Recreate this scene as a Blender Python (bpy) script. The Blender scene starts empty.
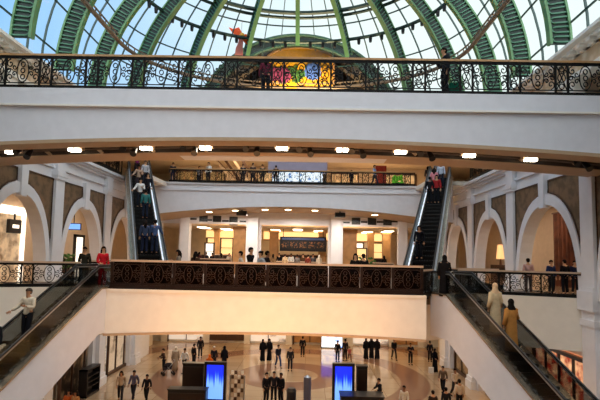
import bpy, bmesh, math, random
from math import sin, cos, pi, sqrt, atan2, radians, tan
from mathutils import Vector, Matrix
random.seed(7)
SC = bpy.context.scene
COL = SC.collection

# ------------------------------------------------------------------ camera
F_PX, EYE = 470.0, 1.45
PITCH, ROLL, VPX, VPY = radians(4.5), 0.0205, 308.0, 257.0
YAW = math.atan((VPX - 300) / F_PX)
FW = Vector((-sin(YAW) * cos(PITCH), cos(YAW) * cos(PITCH), sin(PITCH)))
R0 = Vector((cos(YAW), sin(YAW), 0)); U0 = R0.cross(FW)
RT = R0 * cos(ROLL) + U0 * sin(ROLL); UP = U0 * cos(ROLL) - R0 * sin(ROLL)
SHIFT = 19.89
cd = bpy.data.cameras.new('camera'); cam = bpy.data.objects.new('camera', cd); COL.objects.link(cam)
cd.sensor_fit = 'HORIZONTAL'; cd.sensor_width = 36.0; cd.lens = F_PX / 600 * 36.0; cd.shift_y = SHIFT / 600.0
cd.clip_start = 0.1; cd.clip_end = 500
cam.matrix_world = Matrix(((RT.x, UP.x, -FW.x, 0), (RT.y, UP.y, -FW.y, 0), (RT.z, UP.z, -FW.z, EYE), (0, 0, 0, 1)))
SC.camera = cam

def ray(px, py):
    return (FW + RT * ((px - 300) / F_PX) + UP * (-(py - SHIFT - 200) / F_PX))
def onY(px, py, Y):
    d = ray(px, py); t = Y / d.y; return Vector((d.x * t, Y, EYE + d.z * t))
def onZ(px, py, z):
    d = ray(px, py); t = (z - EYE) / d.z; return Vector((d.x * t, d.y * t, z))

# ------------------------------------------------------------------ materials
def lin(h):
    h = h.lstrip('#'); o = []
    for i in (0, 2, 4):
        c = int(h[i:i + 2], 16) / 255; o.append(c / 12.92 if c <= .04045 else ((c + .055) / 1.055) ** 2.4)
    return o
MATS = {}
def mat(name, hexc, rough=.6, metal=0, var=.08, scale=3.0, emit=None, estr=0, spec=.5, bump=0):
    if name in MATS: return MATS[name]
    m = bpy.data.materials.new(name); m.use_nodes = True; nt = m.node_tree; b = nt.nodes['Principled BSDF']
    c = lin(hexc)
    tc = nt.nodes.new('ShaderNodeTexCoord'); nz = nt.nodes.new('ShaderNodeTexNoise'); nz.inputs['Scale'].default_value = scale
    nz.inputs['Detail'].default_value = 3
    nt.links.new(tc.outputs['Object'], nz.inputs['Vector'])
    rp = nt.nodes.new('ShaderNodeValToRGB')
    rp.color_ramp.elements[0].position = .3; rp.color_ramp.elements[1].position = .7
    rp.color_ramp.elements[0].color = [max(0, x * (1 - var)) for x in c] + [1]
    rp.color_ramp.elements[1].color = [min(1, x * (1 + var)) for x in c] + [1]
    nt.links.new(nz.outputs['Fac'], rp.inputs['Fac']); nt.links.new(rp.outputs['Color'], b.inputs['Base Color'])
    b.inputs['Roughness'].default_value = rough; b.inputs['Metallic'].default_value = metal
    b.inputs['Specular IOR Level'].default_value = spec
    if bump:
        bp = nt.nodes.new('ShaderNodeBump'); bp.inputs['Strength'].default_value = bump
        nt.links.new(nz.outputs['Fac'], bp.inputs['Height']); nt.links.new(bp.outputs['Normal'], b.inputs['Normal'])
    if emit:
        b.inputs['Emission Color'].default_value = lin(emit) + [1]; b.inputs['Emission Strength'].default_value = estr
    MATS[name] = m; return m
def glass(name, tint, gloss=.08, rough=.05):
    m = bpy.data.materials.new(name); m.use_nodes = True; nt = m.node_tree; nt.nodes.clear()
    o = nt.nodes.new('ShaderNodeOutputMaterial'); t = nt.nodes.new('ShaderNodeBsdfTransparent'); g = nt.nodes.new('ShaderNodeBsdfGlossy')
    x = nt.nodes.new('ShaderNodeMixShader'); x.inputs[0].default_value = gloss
    t.inputs[0].default_value = lin(tint) + [1]; g.inputs['Roughness'].default_value = rough
    nt.links.new(t.outputs[0], x.inputs[1]); nt.links.new(g.outputs[0], x.inputs[2]); nt.links.new(x.outputs[0], o.inputs[0])
    MATS[name] = m; return m
def patterned(name, c1, c2, scale, kind='VORONOI', rough=.6, emit=0, thr=(.35, .55), sp=.5):
    m = bpy.data.materials.new(name); m.use_nodes = True; nt = m.node_tree; b = nt.nodes['Principled BSDF']
    tc = nt.nodes.new('ShaderNodeTexCoord')
    if kind == 'VORONOI':
        n = nt.nodes.new('ShaderNodeTexVoronoi'); n.inputs['Scale'].default_value = scale; out = n.outputs['Distance']
    elif kind == 'WAVE':
        n = nt.nodes.new('ShaderNodeTexWave'); n.inputs['Scale'].default_value = scale; n.inputs['Distortion'].default_value = 6; out = n.outputs['Fac']
    else:
        n = nt.nodes.new('ShaderNodeTexNoise'); n.inputs['Scale'].default_value = scale; n.inputs['Detail'].default_value = 5; out = n.outputs['Fac']
    nt.links.new(tc.outputs['Object'], n.inputs['Vector'])
    rp = nt.nodes.new('ShaderNodeValToRGB'); nt.links.new(out, rp.inputs['Fac'])
    rp.color_ramp.elements[0].position, rp.color_ramp.elements[1].position = thr
    rp.color_ramp.elements[0].color = lin(c1) + [1]; rp.color_ramp.elements[1].color = lin(c2) + [1]
    nt.links.new(rp.outputs['Color'], b.inputs['Base Color']); b.inputs['Roughness'].default_value = rough
    b.inputs['Specular IOR Level'].default_value = sp
    if emit:
        nt.links.new(rp.outputs['Color'], b.inputs['Emission Color']); b.inputs['Emission Strength'].default_value = emit
    MATS[name] = m; return m

WHITE = mat('white_plaster', '#e6e5e8', .55, var=.03)
WHITE2 = mat('ivory_paint', '#ebe5da', .5, var=.03)
BEIGE = mat('beige_plaster', '#d2bda4', .6, var=.05)
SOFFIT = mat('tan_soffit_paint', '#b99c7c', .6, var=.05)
DARKREC = mat('shaded_void_tone', '#3a3029', .8, var=.2)  # dark tone standing in for shade in the bridge recess and far vault
PIPE = mat('dark_brown_pipe', '#54443a', .6, var=.1)
IRON = mat('black_wrought_iron', '#0e0b09', .6, 0, var=.2, spec=.2)
BRONZE = mat('bronze_rail', '#6d4a35', .35, .4, var=.15)
WOODRAIL = mat('honey_wood_rail', '#b98d5d', .3, var=.12)
PALERAIL = mat('pale_brass_rail', '#d3b8a0', .3, .2, var=.06)
BRGLASS = glass('bronze_glass', '#4a3325', .03, .1)
BROWNP = mat('dark_brown_panel', '#22130c', .35, var=.25, scale=6)
GREEN = mat('green_painted_steel', '#24513d', .5, var=.12)
GREENL = mat('light_green_flange', '#5a8858', .5, var=.12)
GREEND = mat('deep_green_web', '#10281d', .6, var=.15)
MULL = mat('dark_green_mullion', '#27443f', .5, var=.1)
TANPIPE = mat('tan_gangway', '#7b6a58', .6, var=.1)
SPAND = patterned('brown_mosaic_spandrel', '#7a6046', '#5c4a34', 2.6, 'NOISE', .6, thr=(.45, .6))
CREAM = patterned('carved_cream_frieze', '#e6d3b8', '#cbb08d', 2.2, 'VORONOI', .6, thr=(.2, .5))
GLASS_R = glass('roof_glass', '#e9f2f2', .04)
GLASS_E = glass('escalator_glass', '#b4b6b4', .06, .1)
GLASS_S = glass('shop_glass', '#efe9e0', .06)
STEEL = mat('brushed_steel', '#aeb0b3', .28, .9, var=.1, scale=20)
STEPM = mat('dark_step_metal', '#1d1a19', .5, .4, var=.2, scale=30)
RUBBER = mat('black_rubber', '#131213', .4, var=.2)
CLAD = mat('white_cladding', '#e0dfe4', .45, var=.03)
BLACK = mat('black_casing', '#121115', .35, var=.2)
def sheen_glass():  # white mixed into the glass stands in for its bright reflections
    m = glass('sheen_escalator_glass', '#e3eaee', .25, .3); nt = m.node_tree; o = [n for n in nt.nodes if n.type == 'OUTPUT_MATERIAL'][0]; x = [n for n in nt.nodes if n.type == 'MIX_SHADER'][0]
    d = nt.nodes.new('ShaderNodeBsdfDiffuse'); d.inputs[0].default_value = lin('#dfe8ef') + [1]; y = nt.nodes.new('ShaderNodeMixShader'); y.inputs[0].default_value = .42
    nt.links.new(x.outputs[0], y.inputs[1]); nt.links.new(d.outputs[0], y.inputs[2]); nt.links.new(y.outputs[0], o.inputs[0]); return m
SHEEN = sheen_glass()
LAMPW = mat('warm_lamp_face', '#fff1d8', .5, emit='#fff0d6', estr=14)
LAMPC = mat('ceiling_lamp_face', '#ffe9c4', .5, emit='#ffe2b4', estr=9)
WARMBOX = mat('warm_lit_panel', '#f4d6a2', .6, emit='#ffd08a', estr=1.1)
WHITEBOX = mat('white_lit_panel', '#fff4e6', .6, emit='#fff0dd', estr=1.3)
REDBOX = patterned('red_lit_goods', '#a02a1c', '#f4c8a0', 2.2, 'NOISE', .6, 1.2, (.4, .62))
SHOPWALL = mat('warm_shop_wall', '#ddcdb4', .6, var=.1, scale=1.5)
SHOPWOOD = mat('orange_wood', '#b98a58', .45, var=.2, scale=2)
TIMBER = mat('dark_timber', '#4a3020', .5, var=.2)
YELLOW = mat('golden_yellow_board', '#e0a21e', .5, var=.1)
ORANGE = mat('orange_silk', '#e2622a', .5, var=.15)
PINK = mat('pale_pink_silk', '#f0b8ac', .5, var=.1)
LEAF = mat('green_leaves', '#3d6b2c', .6, var=.4, scale=8)
BLUEFL = mat('blue_petals', '#4f73c4', .6, var=.3, scale=8)
PURPLE = mat('plum_petals', '#7b2b4f', .6, var=.35, scale=6)
DARKROOM = mat('dim_interior', '#2a211c', .8, var=.3, scale=1)
LATT = mat('lattice_green', '#3b7457', .5, var=.1)
LAV = mat('lavender_paint', '#9d94a8', .6, var=.05)
def silk(name, h):
    m = mat(name, h, .5, var=.12); nt = m.node_tree; b = nt.nodes['Principled BSDF']; o = nt.nodes['Material Output']
    tr = nt.nodes.new('ShaderNodeBsdfTranslucent'); tr.inputs[0].default_value = lin(h) + [1]; mx = nt.nodes.new('ShaderNodeMixShader'); mx.inputs[0].default_value = .65
    nt.links.new(b.outputs[0], mx.inputs[1]); nt.links.new(tr.outputs[0], mx.inputs[2]); nt.links.new(mx.outputs[0], o.inputs[0]); return m
ORANGE_S = silk('orange_kite_silk', '#ff7d32'); PINK_S = silk('pink_kite_silk', '#fbb9ae')
MOSAIC = patterned('blue_white_lit_mosaic', '#2f6ea8', '#eef8ff', 2.6, 'VORONOI', .5, .75, (.15, .42))

# floor: polished marble with rosy bands
def floor_mat():
    m = bpy.data.materials.new('polished_marble'); m.use_nodes = True; nt = m.node_tree; b = nt.nodes['Principled BSDF']
    tc = nt.nodes.new('ShaderNodeTexCoord')
    br = nt.nodes.new('ShaderNodeTexBrick'); br.inputs['Scale'].default_value = .8; br.offset = 0
    br.inputs['Color1'].default_value = lin('#b9a083') + [1]; br.inputs['Color2'].default_value = lin('#ab9072') + [1]; br.inputs['Mortar'].default_value = lin('#8e7156') + [1]
    br.inputs['Mortar Size'].default_value = .012; br.inputs['Brick Width'].default_value = 1; br.inputs['Row Height'].default_value = 1
    nt.links.new(tc.outputs['Object'], br.inputs['Vector'])
    wv = nt.nodes.new('ShaderNodeTexWave'); wv.wave_type = 'RINGS'; wv.rings_direction = 'Z'; wv.inputs['Scale'].default_value = .055; wv.inputs['Distortion'].default_value = 0
    mp = nt.nodes.new('ShaderNodeMapping'); mp.inputs['Location'].default_value = (1, -34, 0)
    nt.links.new(tc.outputs['Object'], mp.inputs['Vector']); nt.links.new(mp.outputs['Vector'], wv.inputs['Vector'])
    rp = nt.nodes.new('ShaderNodeValToRGB'); rp.color_ramp.elements[0].position = .72; rp.color_ramp.elements[1].position = .78
    rp.color_ramp.elements[0].color = (0, 0, 0, 1); rp.color_ramp.elements[1].color = (1, 1, 1, 1)
    nt.links.new(wv.outputs['Fac'], rp.inputs['Fac'])
    mx = nt.nodes.new('ShaderNodeMixRGB'); mx.inputs[2].default_value = lin('#8d6a56') + [1]
    nt.links.new(rp.outputs['Color'], mx.inputs[0]); nt.links.new(br.outputs['Color'], mx.inputs[1])
    nt.links.new(mx.outputs[0], b.inputs['Base Color']); b.inputs['Roughness'].default_value = .09
    return m
MARBLE = floor_mat()
def screen_mat():
    m = bpy.data.materials.new('blue_skyline_screen'); m.use_nodes = True; nt = m.node_tree; b = nt.nodes['Principled BSDF']
    tc = nt.nodes.new('ShaderNodeTexCoord'); sx = nt.nodes.new('ShaderNodeSeparateXYZ'); nt.links.new(tc.outputs['Object'], sx.inputs[0])
    n = nt.nodes.new('ShaderNodeTexNoise'); n.noise_dimensions = '1D'; n.inputs['Scale'].default_value = 9; n.inputs['Detail'].default_value = 4
    nt.links.new(sx.outputs['X'], n.inputs['W'])
    a = nt.nodes.new('ShaderNodeMath'); a.operation = 'MULTIPLY_ADD'; a.inputs[1].default_value = 1.9; a.inputs[2].default_value = .75
    nt.links.new(n.outputs['Fac'], a.inputs[0])
    s = nt.nodes.new('ShaderNodeMath'); s.operation = 'SUBTRACT'; nt.links.new(a.outputs[0], s.inputs[0]); nt.links.new(sx.outputs['Z'], s.inputs[1])
    rp = nt.nodes.new('ShaderNodeValToRGB'); e = rp.color_ramp.elements
    e[0].position = 0; e[0].color = lin('#1228d8') + [1]; e[1].position = .5; e[1].color = lin('#6fa4ff') + [1]
    k = e.new(.2); k.color = lin('#2a5cff') + [1]
    nt.links.new(s.outputs[0], rp.inputs['Fac']); nt.links.new(rp.outputs['Color'], b.inputs['Base Color'])
    nt.links.new(rp.outputs['Color'], b.inputs['Emission Color']); b.inputs['Emission Strength'].default_value = 1.1
    return m
SCREEN = screen_mat()

# ------------------------------------------------------------------ mesh builder
class MB:
    def __init__(s): s.v = []; s.f = []; s.m = []; s.mi = 0
    def add(s, vs, fs):
        n = len(s.v); s.v += [Vector(p) for p in vs]
        for f in fs: s.f.append([n + i for i in f]); s.m.append(s.mi)
        return s
    def box(s, x0, x1, y0, y1, z0, z1, M=None):
        vs = [Vector((x, y, z)) for z in (z0, z1) for y in (y0, y1) for x in (x0, x1)]
        if M: vs = [M @ p for p in vs]
        return s.add(vs, [(0, 2, 3, 1), (4, 5, 7, 6), (0, 1, 5, 4), (2, 6, 7, 3), (0, 4, 6, 2), (1, 3, 7, 5)])
    def cbox(s, c, sz, rz=0):
        M = Matrix.Translation(c) @ Matrix.Rotation(rz, 4, 'Z')
        return s.box(-sz[0] / 2, sz[0] / 2, -sz[1] / 2, sz[1] / 2, -sz[2] / 2, sz[2] / 2, M)
    def beam(s, a, b, w, h, up=(0, 0, 1)):
        a, b = Vector(a), Vector(b); d = (b - a); L = d.length
        if L < 1e-6: return s
        d /= L; u = Vector(up); x = d.cross(u)
        if x.length < 1e-4: u = Vector((0, 1, 0)); x = d.cross(u)
        x.normalize(); z = x.cross(d)
        vs = [p + x * (i * w / 2) + z * (j * h / 2) for p in (a, b) for (i, j) in ((-1, -1), (1, -1), (1, 1), (-1, 1))]
        return s.add(vs, [(3, 2, 1, 0), (4, 5, 6, 7), (0, 1, 5, 4), (1, 2, 6, 5), (2, 3, 7, 6), (3, 0, 4, 7)])
    def tube(s, pts, r, n=6, closed=False, cap=True, up=(0, 0, 1)):
        pts = [Vector(p) for p in pts]; N = len(pts); rings = []
        rr = r if isinstance(r, (list, tuple)) else [r] * N
        for i, p in enumerate(pts):
            a = pts[i - 1] if (i > 0 or closed) else p; b = pts[(i + 1) % N] if (i < N - 1 or closed) else p
            d = (b - a)
            if d.length < 1e-9: d = Vector((0, 0, 1))
            d.normalize(); u = Vector(up); x = d.cross(u)
            if x.length < 1e-3: x = d.cross(Vector((0, 1, 0)))
            if x.length < 1e-3: x = d.cross(Vector((1, 0, 0)))
            x.normalize(); z = x.cross(d)
            rings.append([p + x * (rr[i] * cos(2 * pi * (k + .5) / n)) + z * (rr[i] * sin(2 * pi * (k + .5) / n)) for k in range(n)])
        vs = [q for g in rings for q in g]; fs = []
        for i in range(N if closed else N - 1):
            j = (i + 1) % N
            for k in range(n):
                l = (k + 1) % n; fs.append((i * n + k, i * n + l, j * n + l, j * n + k))
        if cap and not closed: fs += [tuple(range(n))[::-1], tuple((N - 1) * n + k for k in range(n))]
        return s.add(vs, fs)
    def cyl(s, c, r, z0, z1, n=16, r2=None):
        r2 = r if r2 is None else r2
        vs = [(c[0] + r * cos(2 * pi * k / n), c[1] + r * sin(2 * pi * k / n), z0) for k in range(n)] + [(c[0] + r2 * cos(2 * pi * k / n), c[1] + r2 * sin(2 * pi * k / n), z1) for k in range(n)]
        return s.add(vs, [tuple(range(n))[::-1], tuple(range(n, 2 * n))] + [(k, (k + 1) % n, n + (k + 1) % n, n + k) for k in range(n)])
    def prism(s, poly, axis, a, b):
        # poly in the 2 other axes; extruded along axis from a to b
        def P(q, t):
            return {'x': (t, q[0], q[1]), 'y': (q[0], t, q[1]), 'z': (q[0], q[1], t)}[axis]
        n = len(poly); vs = [P(q, a) for q in poly] + [P(q, b) for q in poly]
        return s.add(vs, [tuple(range(n))[::-1], tuple(range(n, 2 * n))] + [(k, (k + 1) % n, n + (k + 1) % n, n + k) for k in range(n)])
    def rings(s, rgs, cap=True):
        n = len(rgs[0]); vs = [q for g in rgs for q in g]; fs = []
        for i in range(len(rgs) - 1):
            for k in range(n):
                l = (k + 1) % n; fs.append((i * n + k, i * n + l, (i + 1) * n + l, (i + 1) * n + k))
        if cap: fs += [tuple(range(n))[::-1], tuple((len(rgs) - 1) * n + k for k in range(n))]
        return s.add(vs, fs)
    def ell(s, c, r, nu=10, nv=7, M=None, v0=0., v1=1.):
        rg = []
        for j in range(nv + 1):
            a = -pi / 2 + pi * (v0 + (v1 - v0) * j / nv); a = max(-pi / 2 + .02, min(pi / 2 - .02, a))
            ring = [Vector((r[0] * cos(a) * cos(2 * pi * k / nu), r[1] * cos(a) * sin(2 * pi * k / nu), r[2] * sin(a))) for k in range(nu)]
            rg.append([(M @ p if M else p) + Vector(c) for p in ring])
        return s.rings(rg)
    def mesh(s, name, mats, smooth=False):
        me = bpy.data.meshes.new(name); me.from_pydata([tuple(p) for p in s.v], [], s.f)
        for m in (mats if isinstance(mats, (list, tuple)) else [mats]): me.materials.append(m)
        me.polygons.foreach_set('material_index', s.m)
        if smooth: me.polygons.foreach_set('use_smooth', [True] * len(s.f))
        bm = bmesh.new(); bm.from_mesh(me); bmesh.ops.recalc_face_normals(bm, faces=bm.faces); bm.to_mesh(me); bm.free()
        me.update(); return me
    def build(s, name, mats, parent=None, smooth=False, world=False):
        if world and parent is not None:
            M = Matrix.Identity(4); q = parent
            while q: M = q.matrix_basis @ M; q = q.parent
            Mi = M.inverted(); s.v = [Mi @ p for p in s.v]
        return link(name, s.mesh(name, mats, smooth), parent)
def link(name, me, parent=None, loc=(0, 0, 0), rz=0):
    o = bpy.data.objects.new(name, me); COL.objects.link(o); o.parent = parent
    o.location = loc; o.rotation_euler = (0, 0, rz); return o
def tag(o, label, cat, group=None):
    o['label'] = label; o['category'] = cat
    if group: o['group'] = group
    return o
def thing(name, label, cat, loc=(0, 0, 0), rz=0, group=None):
    o = bpy.data.objects.new(name, None); COL.objects.link(o); o.location = loc; o.rotation_euler = (0, 0, rz)
    o.empty_display_size = .1
    o.matrix_basis = Matrix.Translation(loc) @ Matrix.Rotation(rz, 4, 'Z')
    return tag(o, label, cat, group)
def struct(o): o['kind'] = 'structure'; return o
def mesh_thing(mb, name, mats, label, cat, loc=(0, 0, 0), rz=0, group=None, smooth=False):
    return tag(link(name, mb.mesh(name, mats, smooth), None, loc, rz), label, cat, group)
SKY, P_DOWN, P_GND, P_COR, P_SHOP, P_UND, P_UPG, P_OPP, EXPO = 1.12, 110, 85, 75, 520, 190, 110, 78, 0.2
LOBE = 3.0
# ================================================================== people : a small wardrobe of posed meshes
BASE = dict(pel=(0, 0, .97), spi=(0, .015, 1.12), che=(0, .01, 1.29), up=(0, .01, 1.41), nek=(0, -.005, 1.5), jaw=(0, -.035, 1.575), sku=(0, -.012, 1.655), cro=(0, .005, 1.705))
def pose_joints(p):
    J = {k: Vector(v) for k, v in BASE.items()}
    for s, n in ((1, 'L'), (-1, 'R')):
        J['sh' + n] = Vector((s * .17, .01, 1.41)); J['el' + n] = Vector((s * .225, .03, 1.13)); J['wr' + n] = Vector((s * .235, -.04, .89))
        J['hi' + n] = Vector((s * .09, 0, .92)); J['kn' + n] = Vector((s * .1, -.02, .5)); J['an' + n] = Vector((s * .105, .03, .09)); J['to' + n] = Vector((s * .12, -.13, .035))
    def setv(k, *v): J[k] = Vector(v)
    if p == 'walk':
        setv('knL', .1, -.2, .53); setv('anL', .1, -.27, .1); setv('toL', .11, -.43, .06); setv('knR', -.1, .08, .5); setv('anR', -.1, .3, .13); setv('toR', -.11, .17, .035)
        setv('elL', .22, .14, 1.15); setv('wrL', .22, .13, .92); setv('elR', -.22, -.06, 1.13); setv('wrR', -.2, -.24, .97)
    elif p == 'rail':
        setv('elL', .26, -.12, 1.18); setv('wrL', .2, -.34, 1.1); setv('elR', -.26, -.12, 1.18); setv('wrR', -.2, -.34, 1.1)
        for k in ('che', 'up', 'nek', 'jaw', 'sku', 'cro', 'shL', 'shR'): J[k] += Vector((0, -.08, -.01))
    elif p == 'phone':
        setv('elR', -.22, -.04, 1.14); setv('wrR', -.1, -.27, 1.27)
        for k in ('jaw', 'sku', 'cro'): J[k] += Vector((0, -.03, -.012))
    elif p == 'crossed':
        setv('elL', .24, -.06, 1.15); setv('wrL', -.05, -.2, 1.2); setv('elR', -.24, -.06, 1.15); setv('wrR', .05, -.23, 1.16)
    elif p == 'ride':
        setv('elR', -.3, -.06, 1.16); setv('wrR', -.42, -.22, 1.04); setv('elL', .23, -.03, 1.14); setv('wrL', .1, -.22, 1.2)
        setv('knL', .1, -.07, .52); setv('anL', .11, -.04, .09); setv('toL', .12, -.19, .035)
    elif p == 'bag':
        setv('elR', -.24, .02, 1.14); setv('wrR', -.2, -.2, 1.05)
    return J
RAD = dict(pel=(.135, .1), spi=(.12, .088), che=(.145, .1), up=(.1, .08), nek=(.05, .05), jaw=(.056, .062), sku=(.074, .09), cro=(.055, .065), sh=(.06, .06), el=(.043, .043), wr=(.029, .033), hi=(.09, .09), kn=(.058, .058), an=(.038, .04), to=(.036, .028))
def radius(k): return RAD.get(k) or RAD[k[:2]]
TMP = {}
def skin(key, J, chain, grow=0., over={}):
    if key in TMP: return TMP[key]
    names = []
    for c in chain:
        for k in c:
            if k not in names: names.append(k)
    me = bpy.data.meshes.new('tmp'); me.from_pydata([tuple(J[k]) for k in names], [(names.index(a), names.index(b)) for c in chain for a, b in zip(c[:-1], c[1:])], [])
    o = bpy.data.objects.new('tmp', me); COL.objects.link(o)
    md = o.modifiers.new('s', 'SKIN'); sb = o.modifiers.new('d', 'SUBSURF'); sb.levels = 1; sb.render_levels = 1
    for i, k in enumerate(names):
        r = over.get(k) or over.get(k[:2]) or radius(k); sv = me.skin_vertices[0].data[i]; sv.radius = (r[0] + grow, r[1] + grow); sv.use_root = (k == chain[0][0])
    dg = bpy.context.evaluated_depsgraph_get(); r = bpy.data.meshes.new_from_object(o.evaluated_get(dg))
    bpy.data.objects.remove(o); TMP[key] = r
    r.polygons.foreach_set('use_smooth', [True] * len(r.polygons)); return r
def grab(mb, me, mi=0):
    mb.mi = mi; mb.add([v.co.copy() for v in me.vertices], [tuple(p.vertices) for p in me.polygons]); mb.mi = 0
TORSO = ['pel', 'spi', 'che', 'up']
def body_mesh(p):
    J = pose_joints(p); b = MB()
    grab(b, skin(('b', p), J, [TORSO + ['nek', 'jaw', 'sku', 'cro']] + [['up', 'sh' + s, 'el' + s, 'wr' + s] for s in 'LR'] + [['pel', 'hi' + s, 'kn' + s, 'an' + s, 'to' + s] for s in 'LR']))
    h = J['sku']; f = h + Vector((0, -.082, -.03))
    b.rings([[f + Vector((x * k, y, z)) for x, y, z in ((-.016, .02, -.02), (.016, .02, -.02), (.008, -.022, -.018), (-.008, -.022, -.018))] for k in (1,)] + [[f + Vector((x, y, .035)) for x, y in ((-.008, .02), (.008, .02), (.004, 0), (-.004, 0))]])
    for s in (-1, 1): b.ell(h + Vector((s * .078, .005, -.03)), (.012, .022, .032), 6, 4)
    b.mi = 1
    for s in (-1, 1): b.ell(h + Vector((s * .03, -.078, -.005)), (.012, .008, .007), 6, 4); b.box(h.x + s * .03 - .018, h.x + s * .03 + .018, h.y - .088, h.y - .07, h.z + .012, h.z + .02)
    b.mi = 2; b.ell(h + Vector((0, -.082, -.072)), (.024, .012, .008), 8, 4); b.mi = 0
    for s, n in ((1, 'L'), (-1, 'R')):
        w, e = J['wr' + n], J['el' + n]; d = (w - e).normalized(); side = d.cross(Vector((0, 1, .2))).normalized(); nr = side.cross(d).normalized()
        M = Matrix((side, nr, d)).transposed()
        b.ell(w + d * .055, (.04, .018, .055), 8, 5, M)
        for i, (o, l) in enumerate(((-.03, .06), (-.01, .072), (.01, .068), (.03, .052))):
            a = w + d * .09 + side * o; b.tube([a, a + d * l * .55 + nr * .008, a + d * l * .9 + nr * .03], [.0095, .0085, .006], 5)
        a = w + d * .03 - side * .035 * s; b.tube([a, a + d * .035 - side * .025 * s, a + d * .07 - side * .03 * s], [.011, .01, .007], 5)
    return b
def shirt_mesh(p, short):
    J = pose_joints(p); b = MB(); J['hem'] = J['pel'] + Vector((0, 0, -.06))
    ch = [['hem', 'pel', 'spi', 'che', 'up']]
    for s in 'LR':
        J['cu' + s] = J['el' + s].lerp(J['wr' + s], .1 if short else .93); ch.append(['up', 'sh' + s] + (['mi' + s] if short else ['el' + s, 'cu' + s])); J['mi' + s] = J['sh' + s].lerp(J['el' + s], .75)
    grab(b, skin(('s', p, short), J, ch, .022, dict(hem=(.125, .095), cu=(.034, .036), mi=(.05, .05)))); return b
def trouser_mesh(p):
    J = pose_joints(p); b = MB(); J['pel'] = J['pel'] + Vector((0, 0, .05))
    for s in 'LR': J['an' + s] = J['an' + s] + Vector((0, 0, .03))
    grab(b, skin(('t', p), J, [['pel', 'hi' + s, 'kn' + s, 'an' + s] for s in 'LR'], .018, dict(pel=(.12, .09), an=(.05, .055)))); return b
def robe_mesh(p, z0=.06, flare=.21):
    J = pose_joints(p); b = MB()
    prof = [(1.49, .06, .06), (1.45, .13, .085), (1.4, .2, .12), (1.28, .2, .14), (1.12, .185, .135), (.95, .19, .145), (.6, flare * .92, .18), (.3, flare, .2), (z0, flare * 1.08, .22)]
    rg = []
    for z, rx, ry in prof:
        y = J['up'].y if z > 1.2 else .01
        rg.append([Vector((rx * cos(2 * pi * k / 20) * (1 + (.04 * sin(5 * 2 * pi * k / 20) if z < .8 else 0)), y + ry * sin(2 * pi * k / 20), z)) for k in range(20)])
    b.rings(rg[::-1])
    for s in 'LR':
        c = J['el' + s].lerp(J['wr' + s], .95); b.tube([J['sh' + s] * .9 + J['up'] * .1, J['sh' + s], J['el' + s], c], [.07, .085, .075, .075], 10)
    return b
def shoe_mesh(p, s):
    J = pose_joints(p); b = MB(); a, t = J['an' + s], J['to' + s]
    b.tube([a + Vector((0, .05, -.045)), a + Vector((0, .0, -.035)), t + Vector((0, .03, .012)), t + Vector((0, -.03, .0))], [.035, .047, .045, .028], 8); return b
def hair_mesh(p, kind):
    h = pose_joints(p)['sku']; b = MB()
    if kind in ('short', 'long', 'bun'):
        M = Matrix.Rotation(radians(-22), 3, 'X'); b.ell(h + Vector((0, .014, .014)), (.09, .108, .092), 14, 8, M, .42, 1.)
        b.ell(h + Vector((0, .045, -.03)), (.08, .07, .075), 12, 6)
    if kind == 'long':
        b.tube([h + Vector((0, .06, .03)), h + Vector((0, .09, -.08)), h + Vector((0, .1, -.22)), h + Vector((0, .1, -.33))], [.07, .085, .08, .04], 10)
        for s in (-1, 1): b.tube([h + Vector((s * .07, .02, .02)), h + Vector((s * .085, .02, -.1)), h + Vector((s * .09, .02, -.22))], [.035, .035, .02], 8)
    if kind == 'bun': b.ell(h + Vector((0, .1, .06)), (.045, .045, .045), 8, 5)
    if kind in ('scarf', 'ghutra'):
        b.ell(h + Vector((0, .022, .008)), (.1, .105, .115), 14, 8)
        w = 1.25 if kind == 'ghutra' else 1
        b.rings([[h + Vector((rx * w * cos(2 * pi * k / 14), .025 + ry * sin(2 * pi * k / 14), z)) for k in range(14)] for z, rx, ry in ((-.3, .2, .12), (-.2, .16, .11), (-.1, .095, .085), (-.02, .098, .09))])
    return b
SKINS = ['#c99873', '#b07c57', '#8a5a3c', '#dcb08f', '#6b452f']
EYE_M = mat('dark_brow', '#1c1310', .5); LIP_M = mat('lips', '#9a5548', .5)
def cloth(h): return mat('cloth_' + h[1:], h, .85, var=.12, scale=9, spec=.1)
MESHC = {}
def cached(key, fn, mats):
    if key not in MESHC: MESHC[key] = fn().mesh(key[0], mats, True)
    return MESHC[key]
def person(label, loc, rz=0., pose='stand', top='#222222', bottom='#1c1c20', hair='short', haircol='#1a1412', style='trousers', H=1.74, sk=0, shoe='#161414', group=None, short=False):
    """a figure facing -y at rz = 0, feet at loc"""
    t = thing('person', label, 'person', loc, rz, group); k = H / 1.78; t.scale = (k, k, k)
    sm = mat('skin_%d' % sk, SKINS[sk], .55, var=.04)
    link('body', cached(('body', pose, sk), lambda: body_mesh(pose), [sm, EYE_M, LIP_M]), t)
    if style in ('trousers', 'skirt'):
        link('shirt', cached(('shirt', pose, short, top), lambda: shirt_mesh(pose, short), cloth(top)), t)
        link('trousers', cached(('trousers', pose, bottom), lambda: trouser_mesh(pose), cloth(bottom)), t)
    else:
        link('robe', cached(('robe', pose, top, style), lambda: robe_mesh(pose, .35 if style == 'dress' else .06, .2 if style == 'dress' else .2), cloth(top)), t)
    for s in 'LR': link('shoe', cached(('shoe', pose, s, shoe), lambda: shoe_mesh(pose, s), cloth(shoe)), t)
    if hair: link({'scarf': 'headscarf', 'ghutra': 'headcloth'}.get(hair, 'hair'), cached(('hair', pose, hair, haircol), lambda: hair_mesh(pose, hair), cloth(haircol)), t)
    return t
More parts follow.
